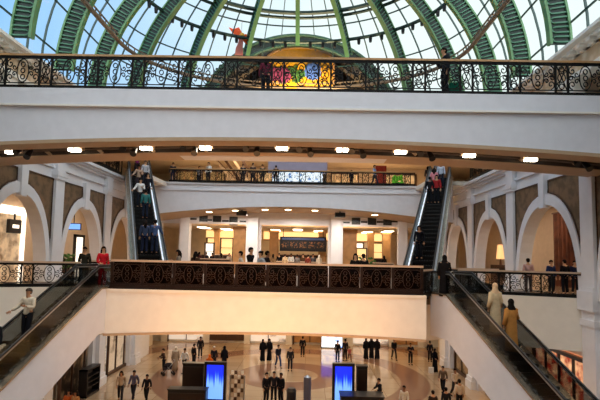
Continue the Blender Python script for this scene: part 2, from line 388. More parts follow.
# ================================================================== the setting
AX, RW = -1.0, 12.15
XL, XR = AX - RW, AX + RW
GZ, UZ = -6.9, 6.9
def S(mb, name, m, **k): return struct(mb.build(name, m, **k))
S(MB().box(-22, 20, -14, 49, GZ - .3, GZ), 'floor', MARBLE)
S(MB().box(-22, 20, -14.3, -14, GZ, 10.5), 'wall_front', WHITE2)
S(MB().box(-22, 20, 48.7, 49, GZ, 10), 'wall_back', SHOPWALL)
# mid level slab : crosswise strip, side corridors, far gallery
mid = MB()
mid.prism([(XL, 17.9), (-9.5, 19.5), (-7.65, 19.5), (-7.65, 18), (4.45, 18), (4.45, 19.6), (6.2, 19.6), (6.6, 20.9), (XR, 19.1), (XR, 24), (XL, 24)], 'z', -.4, 0)
mid.box(-22, XL, -14, 49, -.4, 0); mid.box(XR, 20, -14, 49, -.4, 0)
mid.box(XL, XR, 36.2, 49, -.4, 0)
mid.box(XL, XR, -14, -.6, -.4, 0)
S(mid, 'floor_middle_storey', MARBLE)
up = MB()
up.box(-22, XL - .05, -14, 49, 6.5, UZ); up.box(XR + .05, 20, -14, 49, 6.5, UZ)
up.prism([(XL - .05, 32.4), (-10.9, 32.4), (-10.75, 35.6), (XL - .05, 35.6)], 'z', 6.6, UZ); up.prism([(8.15, 32.4), (XR + .05, 32.4), (XR + .05, 35.6), (8.05, 35.6)], 'z', 6.6, UZ)
up.prism([(XL - .05, 35.4), (XR + .05, 35.4), (XR + .05, 49), (XL - .05, 49)], 'z', 6.5, UZ)
S(up, 'floor_upper_storey', WHITE2)
# ceilings of the side corridors and the flat roof round the dome
S(MB().box(-22, XL, -14, 49, 5.0, 5.15).box(XR, 20, -14, 49, 5.0, 5.15), 'ceiling_middle_storey', BEIGE)
S(MB().box(-22, XL, -14, 49, -1.1, -.9).box(XR, 20, -14, 49, -1.1, -.9).box(XL, XR, 36.4, 49, -1.1, -.9), 'ceiling_ground_storey', WHITE2)
DC, DB, DHC = (AX, 26.8), (RW, 11.2, 8.93), 10.5
rf = MB()
rf.box(-22, XL, -14, 26.8, 9.9, 10.1); rf.box(XR, 20, -14, 26.8, 9.9, 10.1)
NA = 32
arc = [(AX + RW * cos(pi * i / NA), 26.8 + 10.5 * sin(pi * i / NA)) for i in range(NA + 1)]
for i in range(NA):
    (xa, ya), (xb, yb) = arc[i], arc[i + 1]
    rf.prism([(xa, ya), (xa, 56), (xb, 56), (xb, yb)], 'z', 9.9, 10.1)
rf.box(-22, XL, 26.8, 56, 9.9, 10.1); rf.box(XR, 20, 26.8, 56, 9.9, 10.1)
S(rf, 'ceiling_upper_storey', BEIGE)
dr = MB()
for i in range(NA):
    (xa, ya), (xb, yb) = arc[i], arc[i + 1]
    dr.prism([(xa, ya), (AX + (xa - AX) * 1.03, 26.8 + (ya - 26.8) * 1.03), (AX + (xb - AX) * 1.03, 26.8 + (yb - 26.8) * 1.03), (xb, yb)], 'z', 9.5, 10.6)
S(dr, 'trim_dome_drum', WHITE2)
S(MB().box(-22.3, -22, -14, 49, GZ, 10).box(20, 20.3, -14, 49, GZ, 10), 'wall_outer', BEIGE)

# ---------------------------------------------------------------- arcaded side walls
def arcade(side, X, sg, piers, nm):
    """sg = +1 : the atrium lies towards +x of the wall (left wall)."""
    T = .5; top = 6.72
    w = MB(); N = 22
    def xs(a, b): return (X + sg * a, X + sg * b)
    arcs = []
    for a, b in zip(piers[:-1], piers[1:]):
        ym = (a + b) / 2; h = (b - a) / 2 - .42 - .36
        c = []
        for i in range(N + 1):
            t = pi * i / N; c.append((ym - h * (abs(cos(t)) ** .92) * (1 if cos(t) > 0 else -1), .2 + 3.9 * sin(t) ** .95))
        c = [(c[0][0], 0.0)] + c + [(c[-1][0], 0.0)]; arcs.append((ym, h, c))
        x0, x1 = xs(-T, 0)
        for (p, q) in zip(c[:-1], c[1:]):
            if abs(q[0] - p[0]) > 1e-5: w.prism([p, q, (q[0], top), (p[0], top)], 'x', x0, x1)
        w.box(min(x0, x1), max(x0, x1), a, c[0][0], 0, top); w.box(min(x0, x1), max(x0, x1), c[-1][0], b, 0, top)
    # ground storey: piers and header
    for a, b in zip(piers[:-1], piers[1:]):
        x0, x1 = sorted(xs(-T, 0))
        w.box(x0, x1, a, b, -2.3, 0); w.box(x0, x1, a, a + .8, GZ, -2.3); w.box(x0, x1, b - .8, b, GZ, -2.3)
    wall = S(w, 'wall_' + side, WHITE)
    for (ym, h, c), a, b in zip(arcs, piers[:-1], piers[1:]):
        x0, x1 = xs(0, .14)
        band = MB(); out = []
        for i, p in enumerate(c):
            if i == 0: n = Vector((-1, 0))
            elif i == len(c) - 1: n = Vector((1, 0))
            else:
                d = Vector((c[i + 1][0] - c[i - 1][0], c[i + 1][1] - c[i - 1][1])); n = Vector((-d[1], d[0])).normalized()
            wd = .34 + .16 * max(0, n[1]); out.append((p[0] + n[0] * wd, p[1] + n[1] * wd))
        for i in range(len(c) - 1): band.prism([c[i], c[i + 1], out[i + 1], out[i]], 'x', x0, x1)
        band.build('archivolt', WHITE, wall)
        MB().prism([(ym - .2, 3.95), (ym + .2, 3.95), (ym + .28, 5.5), (ym - .28, 5.5)], 'x', X, X + sg * .24).build('keystone', WHITE, wall)
        zt = 5.2
        for s_ in (-1, 1):
            sp = MB(); ed = MB(); pts = [p for p in out if (p[0] - ym) * s_ > .34 and p[1] > .9]
            pts = [p for p in pts if abs(p[0] - ym) < (b - a) / 2 - .44]
            if s_ > 0: pts = pts[::-1]
            x2, x3 = xs(0, .05); pe = ym + s_ * ((b - a) / 2 - .44)
            pts = [(pe, pts[0][1] - .3)] + pts + [(ym + s_ * .34, pts[-1][1] + .05)]
            for p, q in zip(pts[:-1], pts[1:]):
                if abs(p[0] - q[0]) > 1e-4: sp.prism([(p[0], p[1] + .06), (q[0], q[1] + .06), (q[0], zt), (p[0], zt)], 'x', x2, x3)
            o = sp.build('spandrel_panel', SPAND, wall)
            pl = [(X + sg * .06, p[0], p[1] + .06) for p in pts]
            ed.tube(pl + [(X + sg * .06, pts[-1][0], zt), (X + sg * .06, pts[0][0], zt)], .05, 4, closed=True)
            ed.build('panel_border', TIMBER, o)
    for y in piers:
        hw = .42
        p = MB()
        for z0, z1, e, d in ((GZ, -.4, 0, .25), (GZ, GZ + .5, .14, .4), (GZ + .5, GZ + .75, .08, .33), (-1.0, -.75, .06, .3), (-.4, .35, .1, .36), (.35, .5, .05, .3), (.5, 5.2, 0, .22), (5.2, 5.35, .06, .3), (5.35, 5.6, .1, .34), (5.6, 6.4, 0, .24)):
            x0, x1 = sorted((X, X + sg * d)); p.box(x0, x1, y - hw - e, y + hw + e, z0, z1)
        p.build('pilaster', WHITE, wall)
    y0, y1 = piers[0], piers[-1]
    c = MB()
    for z0, z1, d in ((5.75, 5.87, .12), (6.3, 6.42, .2), (6.42, 6.55, .32), (6.55, 6.72, .45)):
        x0, x1 = sorted((X - sg * .05, X + sg * d)); c.box(x0, x1, y0, y1 + .4, z0, z1)
    c.build('cornice', WHITE, wall)
    return wall
PL = [5.6, 11.8, 17.9, 24.1, 30.2, 36.4]
PR = [5.8, 12.2, 18.6, 25.6, 31.9, 38.0]
arcade('left', XL, 1, PL, 'left')
arcade('right', XR, -1, PR, 'right')
S(MB().box(XL - .5, XL, 36.4, 40, GZ, 6.7).box(XR, XR + .5, 38.0, 40, GZ, 6.7), 'wall_end_piers', WHITE)
# upper side walls: piers, carved frieze and the deep cornice under the vault
for side, sg, X in (('left', -1, AX - 11.9), ('right', 1, AX + 11.9)):
    w = MB()
    x0, x1 = sorted((X, X + sg * .5)); w.box(x0, x1, -14, 26.8, 9.0, 10.55)
    o = S(w, 'wall_upper_' + side, WHITE2)
    p = MB()
    for y in (1, 7.2, 13.4, 19.6, 25.8):
        p = MB(); p.box(x0, x1, y - .4, y + .4, UZ, 9.0); p.build('pier', WHITE2, o)
    x0, x1 = sorted((X - sg * .04, X)); MB().box(x0, x1, -14, 26.8, 9.2, 9.8).build('frieze', CREAM, o)
    c = MB()
    for z0, z1, d in ((8.95, 9.1, .12), (9.1, 9.2, .06), (9.8, 9.92, .2), (9.92, 10.02, .45), (10.02, 10.15, .7)):
        x0, x1 = sorted((X - sg * d, X)); c.box(x0, x1, -14, 26.8, z0, z1)
    for k in range(40):
        y = 0 + k * .66; x0, x1 = sorted((X - sg * .5, X - sg * .05)); c.box(x0, x1, y, y + .26, 9.8, 9.93)
    c.build('cornice', WHITE2, o)
    x0, x1 = sorted((X + sg * 5.4, X + sg * 5.6)); S(MB().box(x0, x1, -14, 49, UZ, 9.9), 'wall_gallery_' + side, BEIGE)

# corridor back walls on the middle storey
S(MB().box(-17.9, -17.6, -14, 49, 0, 5), 'wall_corridor_left', BEIGE)
S(MB().box(15.6, 15.9, -14, 49, 0, 5), 'wall_corridor_right', BEIGE)


# ---------------------------------------------------------------- glazed vault and half dome
def P_dome(th, a, k=1.0, off=0.):
    n = Vector((cos(a) * sin(th), cos(a) * cos(th), sin(a)))
    return Vector((AX + RW * cos(a) * sin(th), 26.8 + DB[2] * cos(a) * cos(th), DHC + DB[1] * sin(a))) - n * off
def P_bar(s, y, a, off=0.):
    return Vector((AX + s * RW * cos(a), y, DHC + DB[1] * sin(a))) - Vector((s * cos(a), 0, sin(a))) * off
dome = thing('glass_vault', 'huge vault and half dome of pale glass panes on green latticed steel ribs', 'glass roof', (AX, 26.8, DHC))
ARC_Y = 34.7
_a, _b, _c = onY(297, 35, ARC_Y), onY(205, 88, ARC_Y), onY(391, 91, ARC_Y)
def circ3(a, b, c):
    d = 2 * (a[0] * (b[1] - c[1]) + b[0] * (c[1] - a[1]) + c[0] * (a[1] - b[1])); s = [p[0] ** 2 + p[1] ** 2 for p in (a, b, c)]
    x = (s[0] * (b[1] - c[1]) + s[1] * (c[1] - a[1]) + s[2] * (a[1] - b[1])) / d; y = (s[0] * (c[0] - b[0]) + s[1] * (a[0] - c[0]) + s[2] * (b[0] - a[0])) / d
    return (x, y), sqrt((a[0] - x) ** 2 + (a[1] - y) ** 2)
ARC_C, ARC_R = circ3((_a.x, _a.z), (_b.x, _b.z), (_c.x, _c.z))
def in_arch(p): return p.y > ARC_Y - .3 and (p.x - ARC_C[0]) ** 2 + (p.z - ARC_C[1]) ** 2 < (ARC_R - .1) ** 2
def rib(pf, a0, a1, detail, pn):
    n = 26 if detail else 16
    A = [a0 + (a1 - a0) * i / n for i in range(n + 1)]
    out = [pf(a, 0.08) for a in A]; inn = [pf(a, .95) for a in A]
    web = MB()
    for i in range(n):
        t = pn * .035
        vs = [out[i] - t, out[i + 1] - t, inn[i + 1] - t, inn[i] - t, out[i] + t, out[i + 1] + t, inn[i + 1] + t, inn[i] + t]
        web.add(vs, [(0, 1, 2, 3), (7, 6, 5, 4), (0, 3, 7, 4), (1, 5, 6, 2), (0, 4, 5, 1), (3, 2, 6, 7)])
    r = web.build('rib', GREEND if detail else GREEN, dome, world=True)
    for nm_, path, w, h in (('inner_flange', inn, .3, .12), ('outer_flange', out, .26, .1)):
        f = MB()
        for side in (-1, 1): pass
        up_ = [pn.cross((path[min(n, i + 1)] - path[max(0, i - 1)]).normalized()) for i in range(n + 1)]
        f.rings([[path[i] + pn * (w / 2 * a) + up_[i] * (h / 2 * b) for a, b in ((-1, -1), (1, -1), (1, 1), (-1, 1))] for i in range(n + 1)])
        f.build(nm_, GREENL, r, world=True)
    if detail:
        g = MB(); L = sum((inn[i + 1] - inn[i]).length for i in range(n)); m = int(L / .42)
        for j in range(m):
            a = a0 + (a1 - a0) * (j + .5) / m; da = (a1 - a0) * .28 / m
            for dd in (-1, 1):
                for sd in (-1, 1):
                    o_ = pn * (.07 * sd)
                    g.beam(pf(a + dd * da, .12) + o_, pf(a + dd * da, .72) + o_, .06, .06)
            for sd in (-1, 1):
                o_ = pn * (.07 * sd)
                g.tube([pf(a + da * cos(q), .72 + .13 * sin(q)) + o_ for q in (0, .8, 1.57, 2.35, 3.14)], .035, 4)
        g.build('lattice', LATT, r, world=True)
    return r
for i in range(-3, 4):
    th = i * pi / 8; pn = Vector((cos(th), -sin(th), 0))
    a0 = 0.02 if abs(i) > 1 else (.66 if i == 0 else .56)
    rib(lambda a, o, th=th: P_dome(th, a, 1, o), a0, 1.42, True, pn)
for k in range(0, 11):
    y = 26.8 - 3.6 * k
    for s in (-1, 1):
        rib(lambda a, o, s=s, y=y: P_bar(s, y, a, o), 0.02, pi / 2, k < 4, Vector((0, s, 0)))
def pane(fn, u0, u1, cut=False):
    g = MB(); m = MB(); nu, nv = 6, 18
    pts = [[fn(u0 + (u1 - u0) * i / nu, (pi / 2) * .985 * j / nv, -.05) for i in range(nu + 1)] for j in range(nv + 1)]
    for j in range(nv):
        for i in range(nu):
            q = [pts[j][i], pts[j][i + 1], pts[j + 1][i + 1], pts[j + 1][i]]
            if cut and in_arch(sum(q, Vector()) / 4): continue
            g.add(q, [(0, 1, 2, 3)])
    o = g.build('glass_pane', GLASS_R, dome, world=True)
    for i in (2, 4):
        for j in range(nv):
            a, b = fn(u0 + (u1 - u0) * i / nu, (pi / 2) * .985 * j / nv, .02), fn(u0 + (u1 - u0) * i / nu, (pi / 2) * .985 * (j + 1) / nv, .02)
            if cut and (in_arch(a) or in_arch(b)): continue
            m.beam(a, b, .05, .1)
    for ad in (6, 17, 28, 44, 57, 70):
        a = radians(ad)
        for i in range(nu):
            p, q = fn(u0 + (u1 - u0) * i / nu, a, .02), fn(u0 + (u1 - u0) * (i + 1) / nu, a, .02)
            if cut and (in_arch(p) or in_arch(q)): continue
            m.beam(p, q, .055, .08)
    m.build('mullion_grid', MULL, o, world=True)
for i in range(-4, 4):
    pane(lambda u, a, o: P_dome(u, a, 1, o), i * pi / 8, (i + 1) * pi / 8, True)
for k in range(0, 11):
    for s in (-1, 1):
        pane(lambda u, a, o, s=s: P_bar(s, u, a, o), 26.8 - 3.6 * k, 26.8 - 3.6 * (k + 1))
S(MB().box(AX - RW, AX + RW, -14, -13.7, 10.5, 21.8), 'wall_gable', WHITE2)
def ringpath(a, off, y_end=-13.5):
    L = [P_bar(-1, y, a, off) for y in (y_end, 0, 10, 20, 26.8)]
    L += [P_dome(-pi / 2 + pi * i / 40, a, 1, off) for i in range(1, 40)]
    return L + [P_bar(1, y, a, off) for y in (26.8, 20, 10, 0, y_end)]
for a, off, r, m in ((radians(38), .1, .13, MULL), (radians(47.5), .1, .12, MULL), (radians(49.5), .1, .16, MULL)):
    pts = [p for p in ringpath(a, off)]
    MB().tube(pts, r, 6).build('ring_beam', m, dome, world=True)
# tan gangway running along the inner chords
gw = MB(); pts = [p for p in ringpath(math.asin(3.85 / 11.2), 1.05) if not in_arch(p)]
left = [p for p in pts if p.x < AX]; right = [p for p in pts if p.x >= AX]
for L in (left, right):
    gw.tube(L, .13, 6); gw.tube([p + Vector((0, 0, .35)) for p in L], .05, 4)
    for p, q in zip(L[:-1], L[1:]):
        n = max(1, int((q - p).length / .6))
        for j in range(n): gw.beam(p.lerp(q, j / n), p.lerp(q, j / n) + Vector((0, 0, .35)), .05, .05)
gw.build('gangway', TANPIPE, dome, world=True)
# spotlights strung under the ring
sp = MB(); sp.cyl((0, 0), .1, -.42, -.12, 10, .13); sp.cyl((0, 0), .03, -.12, .12, 6); spm = sp.mesh('ring_spotlight', BLACK)
for i in range(-14, 15):
    if i % 4 == 0: continue
    th = i * pi / 32; p = P_dome(th, radians(38), 1, .25)
    tag(link('ring_spotlight', spm, None, p), 'small black spotlight hanging under the dark ring of the glass half dome', 'spotlight', 'spotlights along the dome ring')

# ---------------------------------------------------------------- far arch, dark vault behind it
arch = thing('far_arch', 'dark green steel arch framing the dim vault at the far end', 'arch', (ARC_C[0], ARC_Y, ARC_C[1]))
def cpt(r, t, y): return Vector((ARC_C[0] + r * cos(t), y, ARC_C[1] + r * sin(t)))
ab = MB(); NB = 40
for i in range(NB):
    t0, t1 = pi * i / NB, pi * (i + 1) / NB
    for r0, r1, y0, y1 in ((ARC_R - .75, ARC_R, ARC_Y, ARC_Y + .5), ):
        vs = [cpt(r, t, y) for y in (y0, y1) for (r, t) in ((r0, t0), (r1, t0), (r1, t1), (r0, t1))]
        ab.add(vs, [(0, 1, 2, 3), (7, 6, 5, 4), (1, 5, 6, 2), (0, 3, 7, 4), (0, 4, 5, 1), (3, 2, 6, 7)])
ab.build('arch_band', GREEND, arch, world=True)
for r in (ARC_R, ARC_R - .75): MB().tube([cpt(r, pi * i / NB, ARC_Y - .02) for i in range(NB + 1)], .12, 6).build('arch_rim', GREEN, arch, world=True)
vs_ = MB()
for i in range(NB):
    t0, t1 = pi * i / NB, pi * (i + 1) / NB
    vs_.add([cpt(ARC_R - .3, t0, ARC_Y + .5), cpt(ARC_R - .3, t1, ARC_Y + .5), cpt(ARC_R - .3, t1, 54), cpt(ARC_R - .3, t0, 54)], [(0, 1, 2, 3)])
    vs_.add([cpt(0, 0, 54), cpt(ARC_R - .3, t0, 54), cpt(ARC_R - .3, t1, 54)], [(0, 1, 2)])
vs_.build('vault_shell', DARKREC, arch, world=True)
for y in (37.5, 40, 43, 46, 49, 52):
    MB().tube([cpt(ARC_R - .6, pi * i / 24, y) for i in range(25)], .16, 4).build('vault_rib', TANPIPE, arch, world=True)
for t in (.35, .6, .85, 2.3, 2.55, 2.8):
    MB().tube([cpt(ARC_R - .55, t, ARC_Y + .6), cpt(ARC_R - .55, t, 53.5)], .1, 4).build('vault_purlin', TANPIPE, arch, world=True)

# ---------------------------------------------------------------- festive arched panel in the far arch
fy = 36.2
fest = thing('festive_panel', 'golden arched festive panel with blue rosette on a lit blue mosaic base', 'decoration', (-.75, fy, UZ))
cx = -.75; cx = onY(300, 60, fy).x; ft = onY(300, 47.5, fy).z; fs = ft - 1.1; hw_ = (onY(334, 60, fy).x - onY(266, 60, fy).x) / 2
pl = [(-hw_ + cx, 9.2), (hw_ + cx, 9.2), (hw_ + cx, fs)] + [(cx + hw_ * cos(t), fs + 1.1 * sin(t)) for t in [pi * i / 24 for i in range(1, 24)]] + [(-hw_ + cx, fs)]
r0 = onY(313, 72, fy); rz_ = r0.z - 14.55
MB().prism(pl, 'y', fy, fy + .4).build('golden_board', YELLOW, fest, world=True)
MB().tube([(x, fy - .02, z) for x, z in pl], .1, 6, closed=True).build('board_edging', SHOPWOOD, fest, world=True)
def rosette(x, z, r, m, n=12):
    b = MB(); z += rz_
    for k in range(n):
        t = 2 * pi * k / n; b.ell((x + r * .62 * cos(t), fy - .1, z + r * .62 * sin(t)), (r * .36, .1, r * .36), 8, 4)
    b.ell((x, fy - .14, z), (r * .4, .12, r * .4), 8, 4)
    return b.build('rosette', m, fest, world=True)
rosette(r0.x, 14.55, .75, BLUEFL); rosette(cx + 2.0, 14.6, .45, YELLOW); rosette(cx - 1.3, 14.2, .7, PURPLE); rosette(cx - 2.0, 14.3, .6, PURPLE)
rosette(cx + 1.6, 12.6, .6, ORANGE); rosette(cx - 1.2, 12.2, .6, BLUEFL); rosette(cx + .2, 12.9, .5, ORANGE)
gl = MB()
for k in range(60):
    t = random.random(); gl.ell((cx - .6 + .9 * t + random.uniform(-.3, .3), fy - .1, 14.9 + rz_ - .9 * sin(t * 3) + random.uniform(-.35, .35)), (.16, .08, .1), 6, 3)
gl.build('leaf_garland', LEAF, fest, world=True)
MB().box(cx - 1.95, cx + 1.95, fy - .1, fy + .5, UZ, 8.0).build('mosaic_base', MOSAIC, fest, world=True)
MB().box(cx - 2.3, cx + 2.3, fy - .15, fy + .5, 8.0, 9.2).build('lavender_band', LAV, fest, world=True)

# hanging orange bird kite
k0 = onY(240, 40, 33.2)
kite = thing('bird_kite', 'orange silk bird kite with pale pink tail hung beneath the glass dome', 'kite', k0)
def poly3(mb, pts, d=.06):
    n = len(pts); a = [Vector((x, -d, z)) for x, z in pts]; b = [Vector((x, d, z)) for x, z in pts]
    mb.add(a + b, [tuple(range(n)), tuple(range(n, 2 * n))[::-1]] + [(k, (k + 1) % n, n + (k + 1) % n, n + k) for k in range(n)])
w = MB(); poly3(w, [(1.0 * x, .9 * z - .1) for x, z in [(-.85, 1.15), (-.6, .75), (-.45, .6), (-.05, .1), (.3, .35), (.12, .75), (-.1, 1.15), (-.5, 1.0)]]); w.build('wing', ORANGE_S, kite)
w = MB(); poly3(w, [(1.0 * x, .9 * z - .1) for x, z in [(.05, .35), (.3, -.05), (.65, -.4), (.85, -.15), (.82, .4), (.4, .6)]]); w.build('wing', ORANGE_S, kite)
w = MB(); w.ell((.15, 0, .3), (.22, .2, .25), 10, 6); w.build('kite_body', YELLOW, kite)
w = MB(); poly3(w, [(-.02, .25), (.25, .25), (.22, -.4), (.25, -1.15), (-.35, -1.15), (-.28, -.6), (-.15, -.3)], .03); w.build('tail', PINK_S, kite)
w = MB(); w.tube([(.1, 0, .4), (.1, 0, .9), (.1, .1, 1.55)], .015, 4); w.build('cord', BLACK, kite)

# ---------------------------------------------------------------- upper bridge
def bot(x): return 5.27 - .0032 * (x + 1) ** 2
ub = thing('upper_footbridge', 'wide white arched footbridge crossing the hall beneath the glass vault', 'bridge', (AX, 15.3, 5.2))
NX = 36; X_ = [XL + (XR - XL) * i / NX for i in range(NX + 1)]
def strip(yz_fn, name, m):
    MB().rings([[Vector((x, y, z)) for y, z in yz_fn(x)] for x in X_]).build(name, m, ub, world=True)
strip(lambda x: [(15.3, bot(x)), (15.3, 6.4), (15.75, 6.4), (15.75, bot(x))], 'fascia', CLAD)
strip(lambda x: [(15.22, 6.36), (15.22, 6.93), (15.75, 6.93), (15.75, 6.36)], 'upper_fascia_band', CLAD)
strip(lambda x: [(15.19, 6.31), (15.19, 6.37), (15.32, 6.37), (15.32, 6.31)], 'fascia_moulding', WHITE2)
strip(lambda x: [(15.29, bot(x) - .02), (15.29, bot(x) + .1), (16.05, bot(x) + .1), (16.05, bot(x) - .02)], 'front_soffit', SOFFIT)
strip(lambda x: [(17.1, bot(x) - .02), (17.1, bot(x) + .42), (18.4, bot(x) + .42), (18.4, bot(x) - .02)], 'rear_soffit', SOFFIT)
strip(lambda x: [(17.04, bot(x)), (17.04, 6.4), (17.09, 6.4), (17.09, bot(x))], 'recess_shade_face', DARKREC)  # dark sheet added so the slot between the soffits reads as shaded
strip(lambda x: [(17.6, 5.2), (17.6, 6.9), (18.4, 6.9), (18.4, 5.2)], 'rear_fascia', CLAD)
MB().box(XL, XR, 15.6, 18.3, 6.6, 7.0).build('deck', WHITE2, ub, world=True)
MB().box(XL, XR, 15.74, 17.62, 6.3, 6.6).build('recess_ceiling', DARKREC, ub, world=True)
for y, z in ((16.5, 5.75), (16.75, 5.62), (16.9, 5.43)):
    MB().tube([(x, y, z + bot(x) - 5.27) for x in X_], .07, 6).build('service_pipe', PIPE, ub, world=True)
for k in range(13):
    x = XL + .8 + k * 1.92
    MB().beam((x, 16.95, bot(x) + .75), (x + .9, 16.95, bot(x) + .02), .1, .1).build('brace', SOFFIT, ub, world=True)

# downlights under the bridge : paired bright heads in a tan housing
lights = []
for i, px in enumerate((14, 76, 147, 206, 282, 342, 400, 468, 529)):
    p = onY(px, 153, 16.55); x = p.x; z = bot(x) + .0
    where = ['leftmost', 'second from the left', 'third from the left', 'fourth from the left', 'middle', 'fourth from the right', 'third from the right', 'second from the right', 'rightmost'][i]
    t = thing('twin_downlight', f'twin square bright downlight under the upper bridge, {where} of the nine', 'downlight', (x, 16.55, z), group='twin downlights under the upper bridge')
    MB().box(-.26, .26, -.1, .1, .02, .14).box(-.03, .03, -.03, .03, .16, .7).build('housing', SOFFIT, t)
    for s in (-1, 1):
        MB().box(s * .11 - .085, s * .11 + .085, -.21, -.02, -.05, .05).build('lamp_head', LAMPW, t)
    lights.append((x, 16.5, z - .15))
for i, px in enumerate((25, 130, 190, 252, 305, 357, 425, 580)):
    p = onY(px, 151, 16.3); x = p.x; z = bot(x) - .1
    where = ['leftmost', 'second', 'third', 'fourth', 'fifth', 'sixth', 'seventh', 'rightmost'][i]
    t = thing('track_spotlight', f'black twin track spotlight under the upper bridge, {where} of eight from the left', 'spotlight', (x, 16.3, z), group='black spotlights under the upper bridge')
    MB().box(-.3, .3, -.06, .06, .3, .38).box(-.02, .02, -.02, .02, .38, .8).build('bracket', SOFFIT, t)
    for s, dz in ((-1, .1), (1, -.05)):
        a = Vector((s * .16, .1, dz + .2)); b = Vector((s * .2, -.22, dz - .12))
        MB().tube([a, b], [.08, .115], 12).build('spot_head', BLACK, t)

# ---------------------------------------------------------------- mid bridge and gallery fascias
mb_ = thing('middle_footbridge', 'cream fronted footbridge with dark brown balustrade between the lower escalators', 'bridge', (AX, 18, -1))
def bot2(x): return -1.46 - .0042 * (x + 1) ** 2
X2 = [-7.65 + (4.5 + 7.65) * i / 24 for i in range(25)]
MB().rings([[Vector((x, 17.9, bot2(x))), Vector((x, 17.9, .06)), Vector((x, 18.15, .06)), Vector((x, 18.15, bot2(x)))] for x in X2]).build('fascia', WHITE2, mb_, world=True)
MB().rings([[Vector((x, 17.86, .0)), Vector((x, 17.86, .1)), Vector((x, 18.1, .1)), Vector((x, 18.1, .0))] for x in X2]).build('coping', WHITE2, mb_, world=True)
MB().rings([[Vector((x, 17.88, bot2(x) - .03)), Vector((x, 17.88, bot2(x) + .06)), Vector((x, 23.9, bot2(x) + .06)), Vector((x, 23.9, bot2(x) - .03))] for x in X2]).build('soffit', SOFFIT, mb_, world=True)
def fasc(name, a, b, z0, z1, m, t=.25):
    a, b = Vector((a[0], a[1], 0)), Vector((b[0], b[1], 0)); d = (b - a).normalized(); n = Vector((-d.y, d.x, 0)) * t
    o = MB(); o.add([p + Vector((0, 0, z)) for z in (z0, z1) for p in (a, b, b + n, a + n)], [(3, 2, 1, 0), (4, 5, 6, 7), (0, 1, 5, 4), (1, 2, 6, 5), (2, 3, 7, 6), (3, 0, 4, 7)])
    return S(o, name, m)
fasc('trim_gallery_left', (XL, 17.85), (-9.4, 19.45), -2.05, .03, WHITE2)
fasc('trim_gallery_right', (6.55, 20.8), (XR, 19.0), -2.05, .03, WHITE2)
fasc('trim_landing_left', (-9.4, 19.45), (-7.6, 19.45), -1.9, .0, WHITE2)
fasc('trim_landing_right', (4.45, 19.55), (6.55, 20.8), -1.9, .0, WHITE2)
fasc('trim_far_gallery', (XL, 36.1), (XR, 36.1), -1.2, .0, WHITE2)
S(MB().prism([(XL, 17.95), (-9.4, 19.5), (-9.4, 23.9), (XL, 23.9)], 'z', -2.0, -1.9).prism([(6.6, 20.9), (XR, 19.1), (XR, 23.9), (6.6, 23.9)], 'z', -2.0, -1.9), 'ceiling_under_galleries', WHITE2)

# ---------------------------------------------------------------- far upper gallery front
fg = thing('far_gallery_front', 'white curved gallery front with tan underside at the far end', 'gallery', (AX, 35.3, 5))
X3 = [XL + .3 + (XR - XL - .6) * i / 60 for i in range(61)]
def fb(x): return 5.2 - .0068 * (x + 1.2) ** 2
def fy_(x): return 35.3 - .03 * max(0, abs(x + 1.2) - 6)
def st3(fn, n, m): MB().rings([[Vector((x, y, z)) for y, z in fn(x)] for x in X3]).build(n, m, fg, world=True)
st3(lambda x: [(fy_(x), fb(x)), (fy_(x), 6.86), (fy_(x) + .3, 6.86), (fy_(x) + .3, fb(x))], 'fascia', CLAD)
st3(lambda x: [(fy_(x) - .1, 6.3), (fy_(x) - .1, 6.42), (fy_(x) + .1, 6.42), (fy_(x) + .1, 6.3)], 'fascia_moulding', CLAD)
st3(lambda x: [(fy_(x) - .12, 6.78), (fy_(x) - .12, 6.93), (fy_(x) + .2, 6.93), (fy_(x) + .2, 6.78)], 'coping', CLAD)
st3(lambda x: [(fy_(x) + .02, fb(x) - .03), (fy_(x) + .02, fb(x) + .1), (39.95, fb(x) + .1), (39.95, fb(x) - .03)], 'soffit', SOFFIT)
for i, px in enumerate((209, 235, 265, 288, 315, 375)):
    p = onY(px, 210, 36.5); t = thing('recessed_downlight', 'small glowing downlight under the far gallery, ' + ('leftmost', 'second from left', 'third from left', 'third from right', 'second from right', 'rightmost')[i] + ' of six', 'downlight', (p.x, 36.6, fb(p.x) - .03), group='downlights under the far gallery')
    MB().cyl((0, 0), .3, -.06, .0, 16).build('trim_ring', SOFFIT, t); MB().cyl((0, 0), .24, -.09, -.03, 16).build('lamp_face', LAMPC, t)
for i, px in enumerate((242, 340)):
    p = onY(px, 210.5, 36.9); t = thing('ceiling_speaker', 'black box loudspeaker under the far gallery, above the ' + ('left' if i == 0 else 'right') + ' of the two middle columns', 'loudspeaker', (p.x, 36.9, fb(p.x) - .03), group='loudspeakers under the far gallery')
    MB().box(-.4, .4, -.25, .25, -.45, -.1).build('cabinet', BLACK, t); MB().box(-.05, .05, -.05, .05, -.12, .02).build('bracket', BLACK, t); MB().box(-.35, .35, -.27, -.24, -.41, -.14).build('grille', RUBBER, t)
